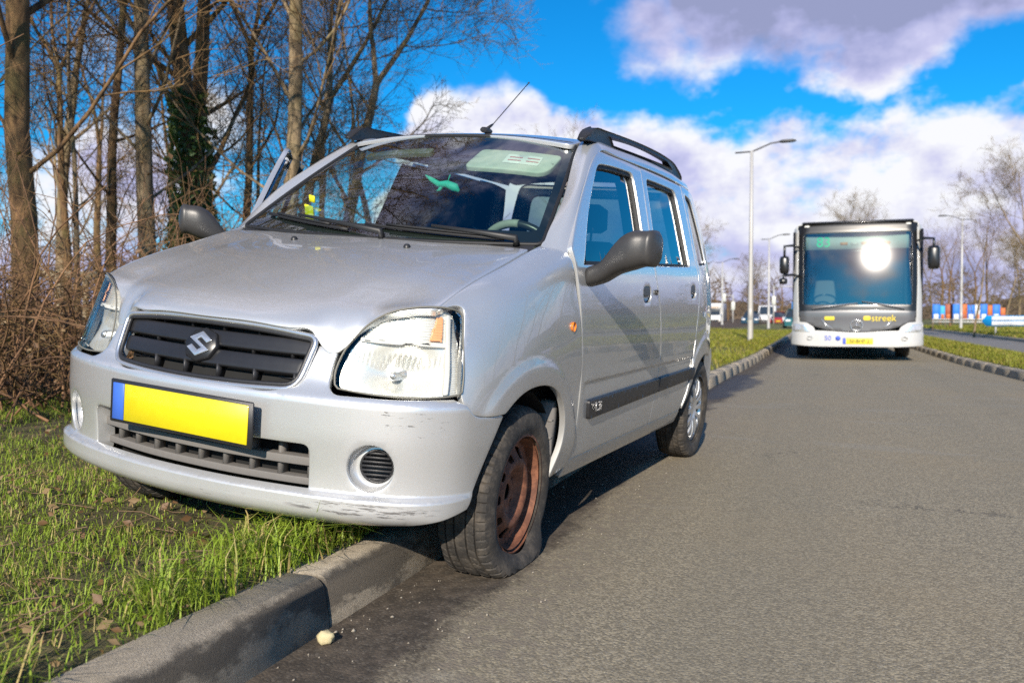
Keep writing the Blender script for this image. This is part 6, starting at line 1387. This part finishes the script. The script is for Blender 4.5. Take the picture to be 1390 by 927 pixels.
for z_ in (.45, .62): b_ = MB(); b_.box((xx_ / 2, .0, z_), (xx_, .06, .06)); b_.build('rail', simple('hoarding_w', cols['w'], .6), ho_)
# timber barrier in the wood
wx, wy = bearing(px2b(92), 17.5); wb = empty('timber_barrier', (wx, wy, float(verge_z(np.array(wx), np.array(wy)))), R(40)); tag(wb, 'pale weathered timber barrier standing behind the bramble thicket', 'barrier')
WOODM = simple('weathered_timber', (.34, .27, .17), .85, var=.3, scale=12)
b_ = MB(); b_.box((0, 0, 1.18), (1.7, .10, .12), bev=.01); b_.build('top_rail', WOODM, wb)
for x_ in (-.75, -.15, .3, .75): b_ = MB(); b_.box((x_, 0, .5), (.10, .10, 1.25), bev=.01); b_.build('post', WOODM, wb)

# ---- distant wood: one brown twiggy mass along the horizon
r_ = np.random.default_rng(77); P = []
for k in range(16000):
    az = r_.uniform(-75, 30); dd_ = r_.uniform(150, 210); x, y = math.sin(R(az)) * dd_, math.cos(R(az)) * dd_; top = 8.5 + 3.2 * math.sin(az * .5) + 2.2 * math.sin(az * 1.7 + 1) + 1.5 * math.sin(az * 4.1)
    z = top * r_.random()**.8; d_ = r_.normal(size=3) * [1, 1, .7] + [0, 0, .5]; d_ /= np.linalg.norm(d_); l = r_.uniform(.8, 2.2); p = np.array([x, y, z]); P.append((np.array([p, p + d_ * l]), np.array([.10, .045]) * r_.uniform(.6, 1.3)))
V, F = tubes(P, 3); tag(mesh('distant_wood', V, F, bark_material('distant_twigs', (.085, .055, .038), (.22, .155, .105), .35, .5)), 'hazy brown leafless wood along the horizon', 'wood', kind='stuff')
bank = MB(); az = np.linspace(-85, 40, 80); top = [3.2 + 1.2 * math.sin(a_ * .7) + .7 * math.sin(a_ * 2.3) for a_ in az]
V = np.concatenate([[(math.sin(R(a_)) * 215, math.cos(R(a_)) * 215, -1) for a_ in az], [(math.sin(R(a_)) * 219, math.cos(R(a_)) * 219, t_ + 1.0) for a_, t_ in zip(az, top)], [(math.sin(R(a_)) * 240, math.cos(R(a_)) * 240, -1) for a_ in az]])
F = [(i * 80 + j, i * 80 + j + 1, (i + 1) * 80 + j + 1, (i + 1) * 80 + j) for i in range(2) for j in range(79)]
tag(mesh('wooded_bank', V, F, simple('scrub_bank', (.085, .062, .040), .95, var=.5, scale=.6), None, True), kind='structure')
# ---- things in the car, top-level because they rest in or hang there
inv = car.matrix_world
def car_pt(p): return inv @ Vector(p)
orn = MB(); A = on_ws(.02, .83, -.10); 
tq = simple('turquoise_felt', (.02, .50, .42), .7)
c0 = A + np.array([-.01, -.02, -.055])
orn.tube([c0 + [0, -.11, .03], c0 + [0, -.08, .012], c0 + [0, -.04, -.008], c0 + [0, .0, -.006], c0 + [0, .04, -.02], c0 + [0, .06, -.035]], [.003, .011, .014, .017, .020, .006], 10)
orn.tube([c0 + [0, -.02, -.008], c0 + [0, -.035, -.03], c0 + [0, -.05, -.036]], [.010, .008, .003], 8); orn.tube([c0 + [0, .02, .06], c0 + [0, .01, .03], c0], .003, 6)
o = orn.build('hanging_ornament', tq, None, True, xf=lambda V: np.array([car_pt(v)[:] for v in V])); tag(o, 'turquoise felt ornament hanging from the rear view mirror of the silver car', 'ornament')
ytag = MB(); q = SW(np.array([-.60]), np.array([.16]))[0] + np.array([-.06, 0, -.02]); ytag.box((0, 0, 0), (.008, .045, .115), bev=.003); ytag.box((0, .02, .09), (.008, .03, .03), bev=.003)
rotm = np.array(Matrix.Rotation(R(-12), 3, 'X') @ Matrix.Rotation(R(25), 3, 'Y'))
o = ytag.build('yellow_card', simple('fluorescent_yellow', (.80, .78, .02), .6), None, xf=lambda V: np.array([car_pt(v)[:] for v in V @ rotm.T + q])); tag(o, 'bright yellow card standing on the dashboard behind the windscreen', 'card')
